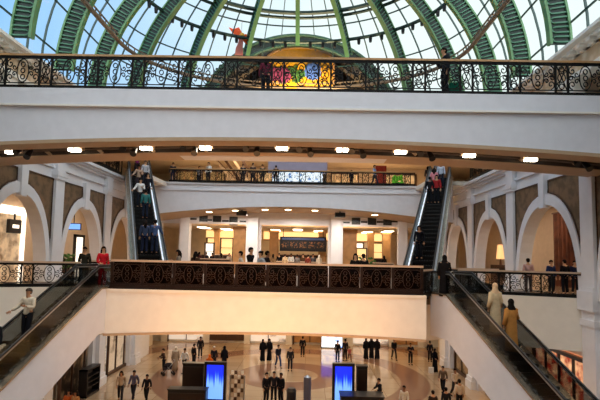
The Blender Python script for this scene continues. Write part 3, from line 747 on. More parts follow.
# ================================================================== balustrades
def spiral(cx, cz, r0, turns, a0, sg, n=14):
    return [(cx + r0 * (1 - .85 * i / n) * cos(a0 + sg * turns * 2 * pi * i / n), cz + r0 * (1 - .85 * i / n) * sin(a0 + sg * turns * 2 * pi * i / n)) for i in range(n + 1)]
def circ(cx, cz, r, n=16): return [(cx + r * cos(2 * pi * i / n), cz + r * sin(2 * pi * i / n)) for i in range(n)]
def scroll_mesh(w, name, wide, m=None, r=.019):
    b = MB(); z0, z1 = .2, .92; zc = (z0 + z1) / 2
    def t(p, closed=False): b.tube([(x, 0, z) for x, z in p], r, 4, closed=closed, up=(0, 1, 0))
    if wide:
        t([(.2 * cos(2 * pi * i / 18), zc + .34 * sin(2 * pi * i / 18)) for i in range(18)], True); t(circ(0, zc, .07, 10), True); t(circ(0, zc + .18, .07, 9), True); t(circ(0, zc - .18, .07, 9), True)
        for sx in (-1, 1):
            t(spiral(sx * .29, zc + .1, .085, 1.1, pi if sx > 0 else 0, sx)); t(spiral(sx * .29, zc - .1, .085, 1.1, pi if sx > 0 else 0, -sx))
        for sx in (-1, 1):
            for sz in (-1, 1):
                t(spiral(sx * (w / 2 - .15), zc + sz * .2, .13, 1.2, pi / 2 * (1 if sz > 0 else -1), -sx * sz))
            t(circ(sx * (w / 2 - .1), zc, .06, 8), True)
            t([(sx * (w / 2 - .02), z0), (sx * (w / 2 - .02), z1)])
            t([(sx * .34, zc), (sx * (w / 2 - .16), zc + .05), (sx * (w / 2 - .02), zc)])
    else:
        t([(-w / 2 + .03, z0), (w / 2 - .03, z1)]); t([(w / 2 - .03, z0), (-w / 2 + .03, z1)])
        t(circ(0, zc, .13, 12), True)
        for sz in (-1, 1): t(circ(0, zc + sz * .25, .08, 10), True)
        for sx in (-1, 1): t(spiral(sx * .1, zc + .16 * sx, .07, 1, 0, sx))
    t([(-w / 2, z0), (w / 2, z0)]); t([(-w / 2, z1), (w / 2, z1)])
    return b.mesh(name, m or IRON)
WN, NN = 1.175, .41
SW, SN = scroll_mesh(WN, 'scroll_panel', True), scroll_mesh(NN, 'cross_panel', False)
pb = MB(); pb.box(-.03, .03, -.03, .03, 0, 1.0).box(-.045, .045, -.045, .045, 0, .12); PST = pb.mesh('post', IRON)
def balustrade(label, a, b, z, phase=0., railm=WOODRAIL, name='balustrade', h=1.06):
    kz = (h - .06)
    a = Vector((a[0], a[1], z)); b = Vector((b[0], b[1], z)); d = b - a; L = d.length; rz = atan2(d.y, d.x)
    t = thing(name, label, 'balustrade', a, rz)
    MB().box(0, L, -.045, .045, h - .07, h).build('handrail', railm, t)
    MB().box(0, L, -.05, .05, 0, .15).box(0, L, -.02, .02, .13, .17).build('base_rail', IRON, t)
    MB().box(0, L, -.025, .025, h - .13, h - .07).build('top_bar', IRON, t)
    per = WN + NN; x = phase - per
    while x < L:
        for dx, w, me in ((0, NN, SN), (NN, WN, SW)):
            xa = x + dx
            if xa >= -.01 and xa < L: link('post', PST, t, (xa, 0, 0)).scale.z = kz
            if xa >= -.01 and xa + w <= L + .01: link('cross_panel' if me is SN else 'scroll_panel', me, t, (xa + w / 2, 0, 0)).scale.z = kz
        x += per
    link('post', PST, t, (L - .02, 0, 0)).scale.z = kz
    return t
balustrade('long black wrought iron balustrade with honey wooden rail along the upper bridge', (XL, 15.45), (XR, 15.45), UZ + .03, (5.23 - NN / 2 - XL) % 1.585, h=1.26)
balustrade('black iron balustrade with pale rail on the left middle gallery, below the first arches', (XL + .02, 17.95), (-9.45, 19.55), 0, .3, PALERAIL)
balustrade('black iron balustrade with pale rail on the right gallery, before the widest arch', (6.65, 20.95), (XR - .02, 19.15), 0, .1, PALERAIL)
balustrade('iron balustrade at the back of the left escalator landing, behind the couple', (-11.6, 23.8), (-8.1, 23.8), 0, .2, PALERAIL)
balustrade('iron balustrade at the back of the right escalator landing, left of the big arch', (6.3, 23.8), (9.6, 23.8), 0, .2, PALERAIL)
balustrade('short iron balustrade return beside the woman in black at the right escalator head', (4.4, 18.05), (5.15, 19.5), 0, .0, PALERAIL)
balustrade('distant iron balustrade along the straight front of the far upper gallery', (-10.6, 35.15), (8.0, 35.15), UZ + .02, .4, WOODRAIL)
balustrade('iron balustrade above the left arcade beside the top of the left escalator', (XL + .1, 20), (XL + .1, 32.2), UZ, .2, WOODRAIL)
balustrade('iron balustrade above the right arcade beside the top of the right escalator', (XR - .1, 32.2), (XR - .1, 20), UZ, .2, WOODRAIL)
# dark panelled balustrade of the middle bridge
L = 11.9; a = Vector((-7.5, 18.0, .06))
t = thing('panelled_balustrade', 'long dark brown panelled balustrade with pale rail across the middle bridge', 'balustrade', a)
MB().box(0, L, -.07, .07, 1.07, 1.15).build('handrail', PALERAIL, t)
MB().box(0, L, -.08, .08, 0, .2).box(0, L, -.06, .06, .2, .26).build('base_rail', BROWNP, t)
bsw = scroll_mesh(1.1, 'scroll_panel', True, mat('faded_bronze_scroll', '#4a3226', .4, .3), .012)
n = 10; wd = L / n
for k in range(n):
    x0 = k * wd
    MB().box(-.05, .05, -.06, .06, 0, 1.07).build('post', BROWNP, t).location = (x0 + .05, 0, 0)
    MB().box(-wd / 2 + .1, wd / 2 - .04, -.015, .015, .24, 1.07).build('panel', BRGLASS, t).location = (x0 + wd / 2, 0, 0)
    link('scroll_panel', bsw, t, (x0 + wd / 2 + .03, -.035, .06))
MB().box(-.05, .05, -.06, .06, 0, 1.07).build('post', BROWNP, t).location = (L - .05, 0, 0)

# ================================================================== escalators
RISE, RUN, SLP = 6.9, 11.95, 6.9 / 11.95
stb = MB(); stb.box(-.5, .5, 0, .4, -.06, 0)
for k in range(8): stb.box(-.48 + k * .12, -.42 + k * .12, .01, .39, 0, .012)
stb.prism([(0, 0), (.03, 0), (.1, -.24), (.06, -.24)], 'x', -.5, .5)
STEP = stb.mesh('step', STEPM)
SKIRTM = mat('warm_steel_skirt', '#b7a894', .25, .85, var=.1)
STRIPL = mat('cool_strip_light', '#eef4ff', .5, emit='#e6f0ff', estr=.9)
def escalator(label, bottom, rz, depth=1.3, lead=1.2, gm=None, kx=1.):
    t = thing('escalator', label, 'escalator', bottom, rz); t.scale.x = kx
    yb, yt = -lead, RUN + lead
    def nose(y): return 0 if y < 0 else (RISE if y > RUN else y * SLP)
    Y = [yb, -.4, 0, .5] + [.5 + (RUN - 1) * i / 6 for i in range(1, 6)] + [RUN - .5, RUN, RUN + .4, yt]
    def sm(y, o): return Vector((y, nose(y) + o))
    cl = MB()
    for s in (-1, 1):
        for p, q in zip(Y[:-1], Y[1:]):
            cl.prism([(p, max(nose(p) - depth, -.0 if p < .1 else -9)), (q, max(nose(q) - depth, -.05)), (q, nose(q) + .12), (p, nose(p) + .12)], 'x', s * .8, s * .68)
    for p, q in zip(Y[:-1], Y[1:]):
        zp, zq = max(nose(p) - depth, -.02), max(nose(q) - depth, -.02)
        cl.prism([(p, zp), (q, zq), (q, zq + .06), (p, zp + .06)], 'x', -.7, .7)
    cl.build('truss_cladding', CLAD, t)
    for s in (-1, 1):
        d = MB(); k_ = MB()
        for p, q in zip(Y[:-1], Y[1:]):
            d.prism([(p, nose(p) + .1), (q, nose(q) + .1), (q, nose(q) + .17), (p, nose(p) + .17)], 'x', s * .86, s * .56)
            k_.prism([(p, nose(p) - .15), (q, nose(q) - .15), (q, nose(q) + .11), (p, nose(p) + .11)], 'x', s * .56, s * .52)
        d.build('deck_strip', SKIRTM, t)
        if gm:
            sl_ = MB()
            for p, q in zip(Y[:-1], Y[1:]): sl_.prism([(p, nose(p) + .17), (q, nose(q) + .17), (q, nose(q) + .25), (p, nose(p) + .25)], 'x', s * .6, s * .63)
            sl_.build('strip_light', STRIPL, t); k_.build('skirt', STEPM, t)
        g = MB()
        for p, q in zip(Y[:-1], Y[1:]):
            g.prism([(p, nose(p) + .17), (q, nose(q) + .17), (q, nose(q) + .93), (p, nose(p) + .93)], 'x', s * .635, s * .65)
        g.build('glass_balustrade', gm or GLASS_E, t)
        path = [(s * .64, y, nose(y) + .97) for y in Y]
        e0 = [(s * .64, yb - .39 * cos(q), .58 + .39 * sin(q)) for q in (-1.3, -.8, -.3, .3, .8, 1.3)]
        e1 = [(s * .64, yt + .39 * cos(q), RISE + .58 + .39 * sin(q)) for q in (1.3, .8, .3, -.3, -.8, -1.3)]
        MB().tube(e0 + path + e1, .045, 6).build('handrail', RUBBER, t, smooth=True)
        MB().tube([(x * 1., y, z - .07) for x, y, z in path], .03, 4).build('handrail_trim', STEEL, t)
    n = int(RUN / .4)
    for k in range(n):
        y = .05 + k * .4; link('step', STEP, t, (0, y, (k + 1) * RISE / n - .02))
    MB().box(-.66, .66, yb, .05, -.02, .03).build('floor_plate', STEEL, t)
    MB().box(-.66, .66, RUN - .02, yt, RISE - .05, RISE + .02).build('floor_plate', STEEL, t)
    return t
def esc_dir(dx, dy): return atan2(-dx, dy)
# lower pair : tops at the middle bridge, running down towards the camera
al, ar = radians(10.5), radians(15.5)
upR = Vector((-sin(ar), cos(ar), 0)); upL = Vector((sin(al), cos(al), 0))
topR = Vector((5.25, 17.95, 0)) + Vector((upR.y, -upR.x, 0)) * .65
topL = Vector((-7.62, 17.55, 0)) - Vector((upL.y, -upL.x, 0)) * .65
LOWR, LOWL = topR - upR * RUN, topL - upL * RUN
escalator('lower left escalator with white side, carrying a man in a cream shirt', (LOWL.x, LOWL.y, GZ), esc_dir(upL.x, upL.y), 1.55, kx=.76)
escalator('lower right escalator with white side, carrying a woman in a tan robe', (LOWR.x, LOWR.y, GZ), esc_dir(upR.x, upR.y), 1.55, kx=.76)
# upper pair : rising away to the far gallery
dL = Vector((-4.85, 10.92, 0)).normalized(); dR = Vector((4.1, 11.22, 0)).normalized()
UPL, UPR = Vector((-6.75, 20.6, 0)), Vector((4.8, 20.6, 0))
escalator('upper left escalator packed with riders, climbing to the far gallery', UPL, esc_dir(dL.x, dL.y), 1.0, gm=SHEEN)
escalator('upper right escalator climbing to the far gallery behind the right landing', UPR, esc_dir(dR.x, dR.y), 1.0, gm=SHEEN)
def on_esc(base, d, s, off, z0):
    """point on an escalator: s metres along the run from its foot, off metres to its right"""
    k = min(29, max(0, int((s - .05) / .4)))
    y = .05 + k * .4 + .2
    r = Vector((d.y, -d.x, 0)); p = base + d * y + r * off
    return Vector((p.x, p.y, z0 + (k + 1) * RISE / 29 - .02 + .012))

# ================================================================== far shop front, middle storey
FY = 40.0
ops = [(-12.5, -11.0), (-10.05, -5.26), (-3.97, 1.73), (3.0, 7.66), (8.5, 9.9)]
w = MB(); xs = [XL] + [v for o in ops for v in o] + [XR]
for i in range(0, len(xs), 2): w.box(xs[i], xs[i + 1], FY, FY + .4, 0, 5.3)
for (a, b) in ops: w.box(a, b, FY, FY + .4, 4.15, 5.3)
shop = S(w, 'wall_shop_front', CLAD)
for x in (-10.45, -4.6, 2.37, 8.0):
    MB().box(x - .38, x + .38, FY - .3, FY, 0, 5.25).box(x - .5, x + .5, FY - .4, FY, 0, .3).box(x - .46, x + .46, FY - .38, FY, 4.7, 4.85).build('pilaster', CLAD, shop)
for a, b in ops: MB().box(a - .05, b + .05, FY - .1, FY, 4.1, 4.28).build('opening_trim', CLAD, shop)
vg = MB(); vg.box(-.36, .36, -.04, 0, -.36, .36); VF = vg.mesh('frame', mat('dark_vent_frame', '#2f3531', .5))
vs2 = MB()
for k in range(8): vs2.box(-.31, .31, -.07, -.04, -.3 + k * .08, -.25 + k * .08)
VSL = vs2.mesh('louvre', BLACK)
for oi, (pxs, pys) in enumerate((((203.5, 217, 233.5), (219, 220, 221)), ((356, 372, 387.5), (222, 222, 221.5)))):
    for j, (px, py) in enumerate(zip(pxs, pys)):
        p = onY(px, py, FY - .02)
        t = thing('vent_grille', f'square dark vent grille above the {("left", "right")[oi]} shop opening, {("left", "middle", "right")[j]} of its three', 'vent', (p.x, FY - .01, p.z), group='square vents above the shop openings')
        link('frame', VF, t); link('louvre', VSL, t)
sl = MB(); sl.box(-.28, .28, -.05, 0, -.07, .07); SLM = sl.mesh('slot_vent', BLACK)
for oi, (pxs, pys) in enumerate((((193.5, 209, 225.5, 243), (219, 220, 221, 221.5)), ((346.5, 364, 380, 394.5), (222.5, 222, 222, 221.5)))):
    for j, (px, py) in enumerate(zip(pxs, pys)):
        p = onY(px, py, FY - .02)
        tag(link('slot_vent', SLM, None, (p.x, FY - .005, p.z)), f'narrow dark slot vent above the {("left", "right")[oi]} shop opening, {("leftmost", "second", "third", "rightmost")[j]} of its row', 'vent', 'slot vents above the shop openings')
# shop rooms
S(MB().box(XL, XR, 47.2, 47.4, 0, 5), 'wall_shop_back', SHOPWALL)
S(MB().box(XL, XR, 40.4, 47.2, 3.95, 4.05), 'ceiling_shop', SHOPWALL)
S(MB().box(-4.9, -4.7, 40.4, 47.2, 0, 4.5).box(2.3, 2.5, 40.4, 47.2, 0, 4.5), 'wall_shop_partition', SHOPWALL)
for x, y, n_ in ((-9.3, 42, 'left'), (-7.6, 44, 'left'), (-5.9, 43, 'left'), (-3.0, 44, 'middle'), (-.9, 42.6, 'middle'), (1.0, 44, 'middle'), (4.0, 43, 'right'), (5.6, 44.5, 'right'), (7.2, 42.6, 'right')):
    t = thing('ceiling_strip_light', f'glowing strip light on the ceiling of the {n_} shop', 'strip light', (x, y, 3.95), group=f'strip lights in the {n_} shop')
    MB().box(-.5, .5, -1.2, 1.2, -.06, 0).build('housing', SHOPWALL, t); MB().box(-.4, .4, -1.1, 1.1, -.09, -.05).build('diffuser', LAMPC, t)
def column(x, y, w_, m, label, z1=3.95):
    t = thing('shop_column', label, 'column', (x, y, 0)); MB().box(-w_ / 2, w_ / 2, -w_ / 2, w_ / 2, 0, z1).build('shaft', m, t); MB().box(-w_ / 2 - .08, w_ / 2 + .08, -w_ / 2 - .08, w_ / 2 + .08, 0, .3).build('base', m, t); MB().box(-w_ / 2 - .06, w_ / 2 + .06, -w_ / 2 - .06, w_ / 2 + .06, z1 - .3, z1).build('capital', m, t)
column(-5.95, 41.6, 1.1, SHOPWOOD, 'broad orange wooden column at the right end of the left shop opening')
column(-8.6, 44.5, .5, SHOPWOOD, 'slim orange column deep inside the left shop, behind the display cabinets')
column(-3.1, 43.5, .8, SHOPWOOD, 'orange wooden column at the left side of the middle shop opening')
column(1.35, 43.5, .7, SHOPWOOD, 'orange wooden column at the right side of the middle shop opening')
column(3.75, 42.2, 1.2, SHOPWOOD, 'broad orange wooden column at the left end of the right shop opening')
column(5.9, 44.2, .6, SHOPWOOD, 'orange column in the centre of the right shop')
column(7.3, 43.8, .7, SHOPWOOD, 'orange column at the right end of the right shop')
def cabinet(x, y, w_, h, label, m=WARMBOX, fr=TIMBER, rz=0, z=0, shelves=3):
    t = thing('display_cabinet', label, 'cabinet', (x, y, z), rz)
    MB().box(-w_ / 2, w_ / 2, -.25, .25, 0, .12).box(-w_ / 2, -w_ / 2 + .08, -.25, .25, 0, h).box(w_ / 2 - .08, w_ / 2, -.25, .25, 0, h).box(-w_ / 2, w_ / 2, -.25, .25, h - .1, h).build('carcass', fr, t)
    MB().box(-w_ / 2 + .08, w_ / 2 - .08, .18, .24, .12, h - .1).build('lit_back', m, t)
    for k in range(shelves): MB().box(-w_ / 2 + .08, w_ / 2 - .08, -.22, .2, .5 + k * (h - .7) / shelves, .55 + k * (h - .7) / shelves).build('shelf', fr, t)
cabinet(-9.5, 46.5, 1.0, 3.2, 'lit display cabinet against the back wall of the left shop, beside its left edge')
cabinet(-8.0, 46.6, 1.3, 3.2, 'lit display cabinet in the middle of the left shop back wall')
cabinet(-6.6, 46.6, 1.2, 3.2, 'lit display cabinet at the right of the left shop back wall', WHITEBOX)
cabinet(4.9, 46.6, 1.3, 3.0, 'lit display cabinet on the back wall of the right shop, left of the shrub', WHITEBOX)
cabinet(7.0, 46.6, 1.3, 3.0, 'lit display cabinet at the right end of the right shop back wall')
cabinet(-9.0, 43.2, .9, 2.6, 'free standing lit cabinet in the left shop, behind the two dark dressed browsers', WHITEBOX)
cabinet(5.0, 43.6, 1.0, 2.4, 'free standing lit cabinet in the right shop, left of its centre column', WARMBOX)
for x0_, x1_, n_ in ((-10.2, -5.0, 'left'), (-4.4, 2.1, 'middle'), (2.7, 8.0, 'right')):
    t = thing('added_glow_band', f'added glowing cream band along the back wall top of the {n_} shop', 'added light', ((x0_ + x1_) / 2, 47.1, 3.1)); w_ = (x1_ - x0_) / 2  # glowing band added to brighten the shop interior
    MB().box(-w_, w_, 0, .08, .05, .8).build('lit_panel', WARMBOX, t); MB().box(-w_, w_, -.2, .08, -.06, .05).build('ledge', SHOPWOOD, t)
def counter(x0, x1, y, h, label, m=TIMBER, z=0):
    t = thing('shop_counter', label, 'counter', ((x0 + x1) / 2, y, z)); w_ = (x1 - x0) / 2
    MB().box(-w_, w_, -.3, .3, 0, h - .08).build('body', m, t); MB().box(-w_ - .05, w_ + .05, -.36, .36, h - .08, h).build('worktop', PALERAIL, t); MB().box(-w_ + .05, w_ - .05, -.32, -.29, .12, h - .16).build('front_panel', BROWNP, t)
counter(-9.8, -6.8, 41.2, 1.15, 'long dark counter in the left shop opening')
counter(-3.8, 1.6, 41.3, 1.05, 'long dark counter across the middle shop opening below the menu board')
counter(4.6, 7.5, 41.3, 1.1, 'dark counter in the right shop opening behind the shrub')
counter(-9.9, -7.2, 44.2, 1.55, 'tall dark goods counter deep inside the left shop')
counter(3.2, 7.4, 45.2, 1.5, 'tall dark goods counter deep inside the right shop')
counter(-3.8, 1.8, 44.8, 1.7, 'tall dark back counter in the middle shop, behind the menu board')
bd = thing('menu_board', 'long black overhead menu board with coloured pictures in the middle shop', 'sign', (-.4, 42.4, 1.95))
MB().box(-2.1, 2.1, 0, .15, 0, 1.3).build('board', BLACK, bd)
for k in range(5): MB().box(-1.95 + k * .8, -1.3 + k * .8, -.03, 0, .3, .85).build('picture', patterned('menu_picture', '#16181c', '#8a5a34', 7, 'NOISE', .6, .25, (.5, .62)), bd)
MB().box(-1.9, 1.9, -.03, 0, 1.02, 1.2).build('menu_strip', mat('dull_blue_strip', '#39466e', .5, emit='#39466e', estr=.4), bd)
for s in (-1, 1): MB().box(s * 1.8 - .03, s * 1.8 + .03, .05, .1, 1.25, 2.02).build('hanger', BLACK, bd)
def shrub(loc, w_, h, label, n=70, name='potted_shrub', pot=True):
    t = thing(name, label, 'plant', loc)
    if pot: MB().cyl((0, 0), .22 + w_ * .1, 0, .4, 14, .3 + w_ * .1).build('pot', TIMBER, t)
    b = MB()
    for k in range(n):
        a = random.uniform(0, 2 * pi); r = w_ * sqrt(random.random()); z = .4 + random.random() * (h - .4)
        M = Matrix.Rotation(random.uniform(0, 6), 3, 'Z') @ Matrix.Rotation(random.uniform(-1, 1), 3, 'X')
        b.ell((r * cos(a), r * sin(a) * .5, z), (.16, .05, .09), 5, 3, M)
    b.build('foliage', LEAF, t); MB().tube([(0, 0, .3), (0, 0, h * .8)], .05, 5).build('stem', TIMBER, t)
shrub((5.15, 40.5, 0), .7, 1.5, 'green potted shrub standing in the right shop opening')

# ================================================================== middle corridor features
lb = thing('lit_shop_portal', 'bright lit shop portal with dark sign behind the leftmost arch', 'shop front', (-17.5, 28.3, 0), pi / 2)
MB().box(-3, .3, -.1, .05, 3.6, 4.1).box(.05, .3, -.15, .05, 0, 3.9).box(-3, -2.75, -.15, .05, 0, 3.9).build('lit_frame', WHITEBOX, lb)
MB().box(-2.75, .05, 0, .06, 0, 3.6).build('shop_interior', patterned('dim_portal_goods', '#8a7156', '#e6d0ae', 1.4, 'NOISE', .6, .25), lb)
MB().box(-1.4, -.3, -.25, -.05, 2.5, 3.3).build('sign_board', BLACK, lb); MB().box(-1.15, -.55, -.27, -.25, 2.8, 3.0).build('sign_mark', WHITEBOX, lb); MB().box(-.87, -.83, -.2, -.1, 3.3, 3.65).build('sign_hanger', BLACK, lb)
lb2 = thing('hanging_screen', 'small blue lit screen hanging behind the second left arch', 'screen', (-16.9, 33.6, 3.05), radians(12))
MB().box(-.5, .5, 0, .12, 0, .5).build('casing', BLACK, lb2); MB().box(-.44, .44, -.02, 0, .06, .44).build('screen', SCREEN, lb2); MB().box(-.03, .03, .04, .08, .45, 1.96).build('hanger', BLACK, lb2)
ex = thing('lit_doorway', 'white lit doorway panel beyond the second left arch, below the hanging screen', 'doorway', (-17.5, 35.6, 0), pi / 2)
MB().box(-.55, .55, -.1, 0, 0, 2.6).build('lit_panel', WHITEBOX, ex); MB().box(-.75, -.55, -.16, .0, 0, 2.8).box(.55, .75, -.16, 0, 0, 2.8).box(-.75, .75, -.16, 0, 2.6, 2.8).build('door_frame', BLACK, ex)
shrub((-15.9, 30.6, 0), .7, 1.3, 'green bushy planter behind the second left arch', 80, 'corridor_planter')
cur = thing('brown_drape', 'tall dark brown pleated drape inside the widest right arch', 'drape', (15.2, 26.7, 0), -pi / 2)
d = MB(); n = 60
pr = [(-2.6 + 5.2 * i / n, .12 * sin(i * 1.3)) for i in range(n + 1)]
d.prism(pr + [(x, y + .1) for x, y in pr[::-1]], 'z', .0, 4.4); d.build('cloth', patterned('brown_drape_cloth', '#4a2617', '#6d3a22', 1.2, 'NOISE', .7), cur)
MB().tube([(-2.7, 0, 4.45), (2.7, 0, 4.45)], .05, 6).build('curtain_rod', BRONZE, cur)
for i, (px, py, y, lab) in enumerate(((544, 218, 24.5, 'glowing round downlight in the ceiling inside the widest right arch'), (23, 210, 22.5, 'glowing round downlight in the ceiling inside the leftmost arch'))):
    p = onZ(px, py, 4.98); t = thing('ceiling_downlight', lab, 'downlight', (p.x, p.y, 5.0)); MB().cyl((0, 0), .3, -.03, .0, 16).build('trim_ring', WHITE2, t); MB().cyl((0, 0), .22, -.06, -.03, 16).build('lamp_face', LAMPC, t)
p = onY(502, 262, 37)
LAMPSH = mat('cream_lampshade', '#f0cfa0', .7, emit='#ffbf7a', estr=.8)
lp = thing('tall_table_lamp', 'lit cream lampshade on a dark chest inside the second right arch', 'lamp', (14.9, 36.6, 0))
MB().box(-.6, .6, -.45, .45, 0, 1.15).build('chest', TIMBER, lp); MB().cyl((0, 0), .1, 1.15, 1.6, 10, .06).build('stem', BRONZE, lp); MB().cyl((0, 0), .32, 1.6, 2.7, 18, .2).build('lamp_shade', LAMPSH, lp); MB().box(-.5, .5, -.47, -.44, .2, .95).build('chest_door', BROWNP, lp)

# ================================================================== far upper gallery, behind its balustrade
S(MB().box(XL, -3.2, 44, 44.3, UZ, 9.9).box(1.6, XR, 44, 44.3, UZ, 9.9).box(-3.2, 1.6, 47, 47.3, UZ, 9.9), 'wall_upper_back', BEIGE)
def bay(x, w_, label, m, z1=9.3):
    t = thing('upper_shop_window', label, 'shop window', (x, 43.9, UZ)); h = z1 - UZ
    MB().box(-w_ / 2, w_ / 2, -.04, .06, .1, h).build('lit_display', m, t)
    MB().box(-w_ / 2 - .12, -w_ / 2, -.12, .08, 0, h + .1).box(w_ / 2, w_ / 2 + .12, -.12, .08, 0, h + .1).box(-w_ / 2, w_ / 2, -.12, .08, h - .02, h + .12).build('window_frame', TIMBER, t)
    for k in (-1, 1): MB().box(k * w_ / 6 - .04, k * w_ / 6 + .04, -.08, .02, .1, h).build('mullion', SHOPWOOD, t)
SOFTBOX = patterned('soft_lit_display', '#a8835a', '#e0c596', 1.3, 'NOISE', .6, .3)
DIM = patterned('dim_olive_display', '#6b5a3a', '#a3895a', 1.6, 'NOISE', .6, .25)
bay(-11.4, 2.0, 'olive lit shop window at the left end of the far upper gallery', DIM)
bay(-9.0, 2.0, 'olive lit shop window right of the leftmost one on the far upper gallery', DIM)
bay(3.4, 2.4, 'warm lit shop window just right of the festive panel on the upper gallery', SOFTBOX)
bay(8.6, 2.8, 'warm lit shop window at the right end of the far upper gallery', SOFTBOX)
bay(-4.6, 2.2, 'warm lit shop window just left of the festive panel on the upper gallery', SOFTBOX)
ms = thing('upper_stair', 'slanting beige and dark stair flight on the left of the far upper gallery', 'stairs', (-6.6, 41, UZ))
for k in range(4): MB().beam((-1.6 + k * .75, 0, 3.0), (.6 + k * .75, 0, .0), .5, .22).build('stair_beam', (BEIGE, TIMBER)[k % 2], ms)
MB().beam((-1.6, -.3, 3), (.6, -.3, .9), .06, .06).build('stair_rail', BRONZE, ms)
rd = thing('red_poster_stand', 'red poster stand on the right of the far upper gallery', 'poster', (5.95, 38.5, UZ))
MB().box(-.45, .45, -.04, .04, .15, 2.2).build('poster', mat('red_poster', '#a5301f', .5, var=.2), rd); MB().box(-.5, .5, -.2, .2, 0, .15).build('foot', BLACK, rd)
gp = thing('green_lit_planter', 'bright green lit plant box on the far upper gallery, right of the red poster', 'plant', (7.05, 37, UZ))
b = MB()
for k in range(40): b.ell((random.uniform(-.4, .4), random.uniform(-.2, .2), random.uniform(.45, 1.1)), (.13, .06, .1), 5, 3)
b.build('foliage', mat('vivid_leaves', '#5fae2c', .6, var=.3, emit='#6fc22e', estr=.25), gp); MB().box(-.45, .45, -.25, .25, 0, .5).build('box', BLACK, gp)

# ================================================================== ground storey shops
def shopwin(side, y0, y1, label, m, z1=-2.5, split=3, fr=TIMBER):
    X = XL if side < 0 else XR; t = thing('ground_shop_window', label, 'shop window', (X + side * .3, (y0 + y1) / 2, GZ), pi / 2 if side < 0 else -pi / 2); w_ = (y1 - y0) / 2; h = z1 - GZ
    MB().box(-w_, w_, .05, .12, .15, h).build('lit_display', m, t)
    MB().box(-w_, -w_ + .12, -.1, .12, 0, h).box(w_ - .12, w_, -.1, .12, 0, h).box(-w_, w_, -.1, .12, h - .15, h).box(-w_, w_, -.1, .12, 0, .2).build('window_frame', fr, t)
    for k in range(1, split): x = -w_ + 2 * w_ * k / split; MB().box(x - .04, x + .04, -.05, .1, .2, h - .1).build('mullion', fr, t)
    MB().box(-w_ + .1, w_ - .1, -.03, 0, .2, h - .15).build('pane', GLASS_S, t)
POSTER = patterned('pale_shop_display', '#e9dccb', '#7d6a58', .8, 'NOISE', .5, .55, (.5, .62))
shopwin(-1, 32.3, 36.8, 'pale ground floor shop window beneath the left arcade, near the far end', POSTER)
shopwin(-1, 26.1, 30.5, 'dark ground floor shop window beneath the left arcade behind the escalator', patterned('dark_shop_display', '#2b211a', '#a3876a', 1.2, 'NOISE', .5, .3, (.5, .66)))
shopwin(-1, 19.9, 24.3, 'bright ground floor shop window at the left edge under the gallery', WHITEBOX)
shopwin(1, 19.5, 24.2, 'red lit ground floor shop window behind the lower right escalator', REDBOX, split=4, fr=BLACK)
shopwin(1, 26.0, 30.5, 'warm lit ground floor shop window under the right arcade, second bay', WARMBOX)
shopwin(1, 32.3, 36.8, 'dim ground floor shop window under the right arcade, far bay', patterned('brown_display', '#54402f', '#b99a74', 1.1, 'NOISE', .5, .3))
S(MB().box(XL - 1.2, XL - 1.0, 6, 44, GZ, -1).box(XR + 1.0, XR + 1.2, 6, 44, GZ, -1), 'wall_ground_side', SHOPWALL)
S(MB().box(-22, 20, 46.0, 46.3, GZ, -1), 'wall_ground_back', WHITE2)
for i, (x, w_, m, lab) in enumerate(((-11.5, 3.4, POSTER, 'pale display window at the left end of the far ground floor wall'), (-7.6, 3.4, TIMBER, 'brown timber shop front on the far ground floor wall, left of the white one'), (-3.6, 3.4, POSTER, 'pale lit shop front in the middle of the far ground floor wall'), (.4, 3, SHOPWOOD, 'brown timber shop front left of the blue far screen'), (6.2, 3.4, POSTER, 'pale shop front right of the blue far screen'), (9.6, 2.4, SHOPWOOD, 'brown timber shop front at the right end of the far ground floor wall'))):
    t = thing('far_shop_front', lab, 'shop front', (x, 45.9, GZ)); MB().box(-w_ / 2, w_ / 2, -.04, .08, .2, 3.6).build('display', m, t); MB().box(-w_ / 2 - .15, -w_ / 2, -.2, .08, 0, 3.9).box(w_ / 2, w_ / 2 + .15, -.2, .08, 0, 3.9).box(-w_ / 2, w_ / 2, -.2, .08, 3.6, 3.9).build('shop_frame', TIMBER, t); MB().box(-.04, .04, -.1, 0, .2, 3.6).build('mullion', TIMBER, t)
for x in (-13.6, -9.55, -5.6, -1.6, 2.25, 4.2, 8.2, 11):
    S(MB().box(x - .3, x + .3, 45.6, 46, GZ, -1), 'trim_wall_pier', WHITE2)
p = onY(332, 345, 44)
t = thing('far_video_wall', 'bright blue and white video screen on the far ground floor', 'screen', (p.x, 44.2, GZ)); MB().box(-1.0, 1.0, 0, .2, 0, 2.6).build('casing', BLACK, t); MB().box(-.95, .95, -.04, 0, 1.55, 2.55).build('blue_screen', SCREEN, t); MB().box(-.95, .95, -.04, 0, .1, 1.45).build('white_screen', patterned('white_blue_screen', '#f3f8ff', '#5a94ff', .9, 'NOISE', .5, 1.2, (.5, .6)), t)

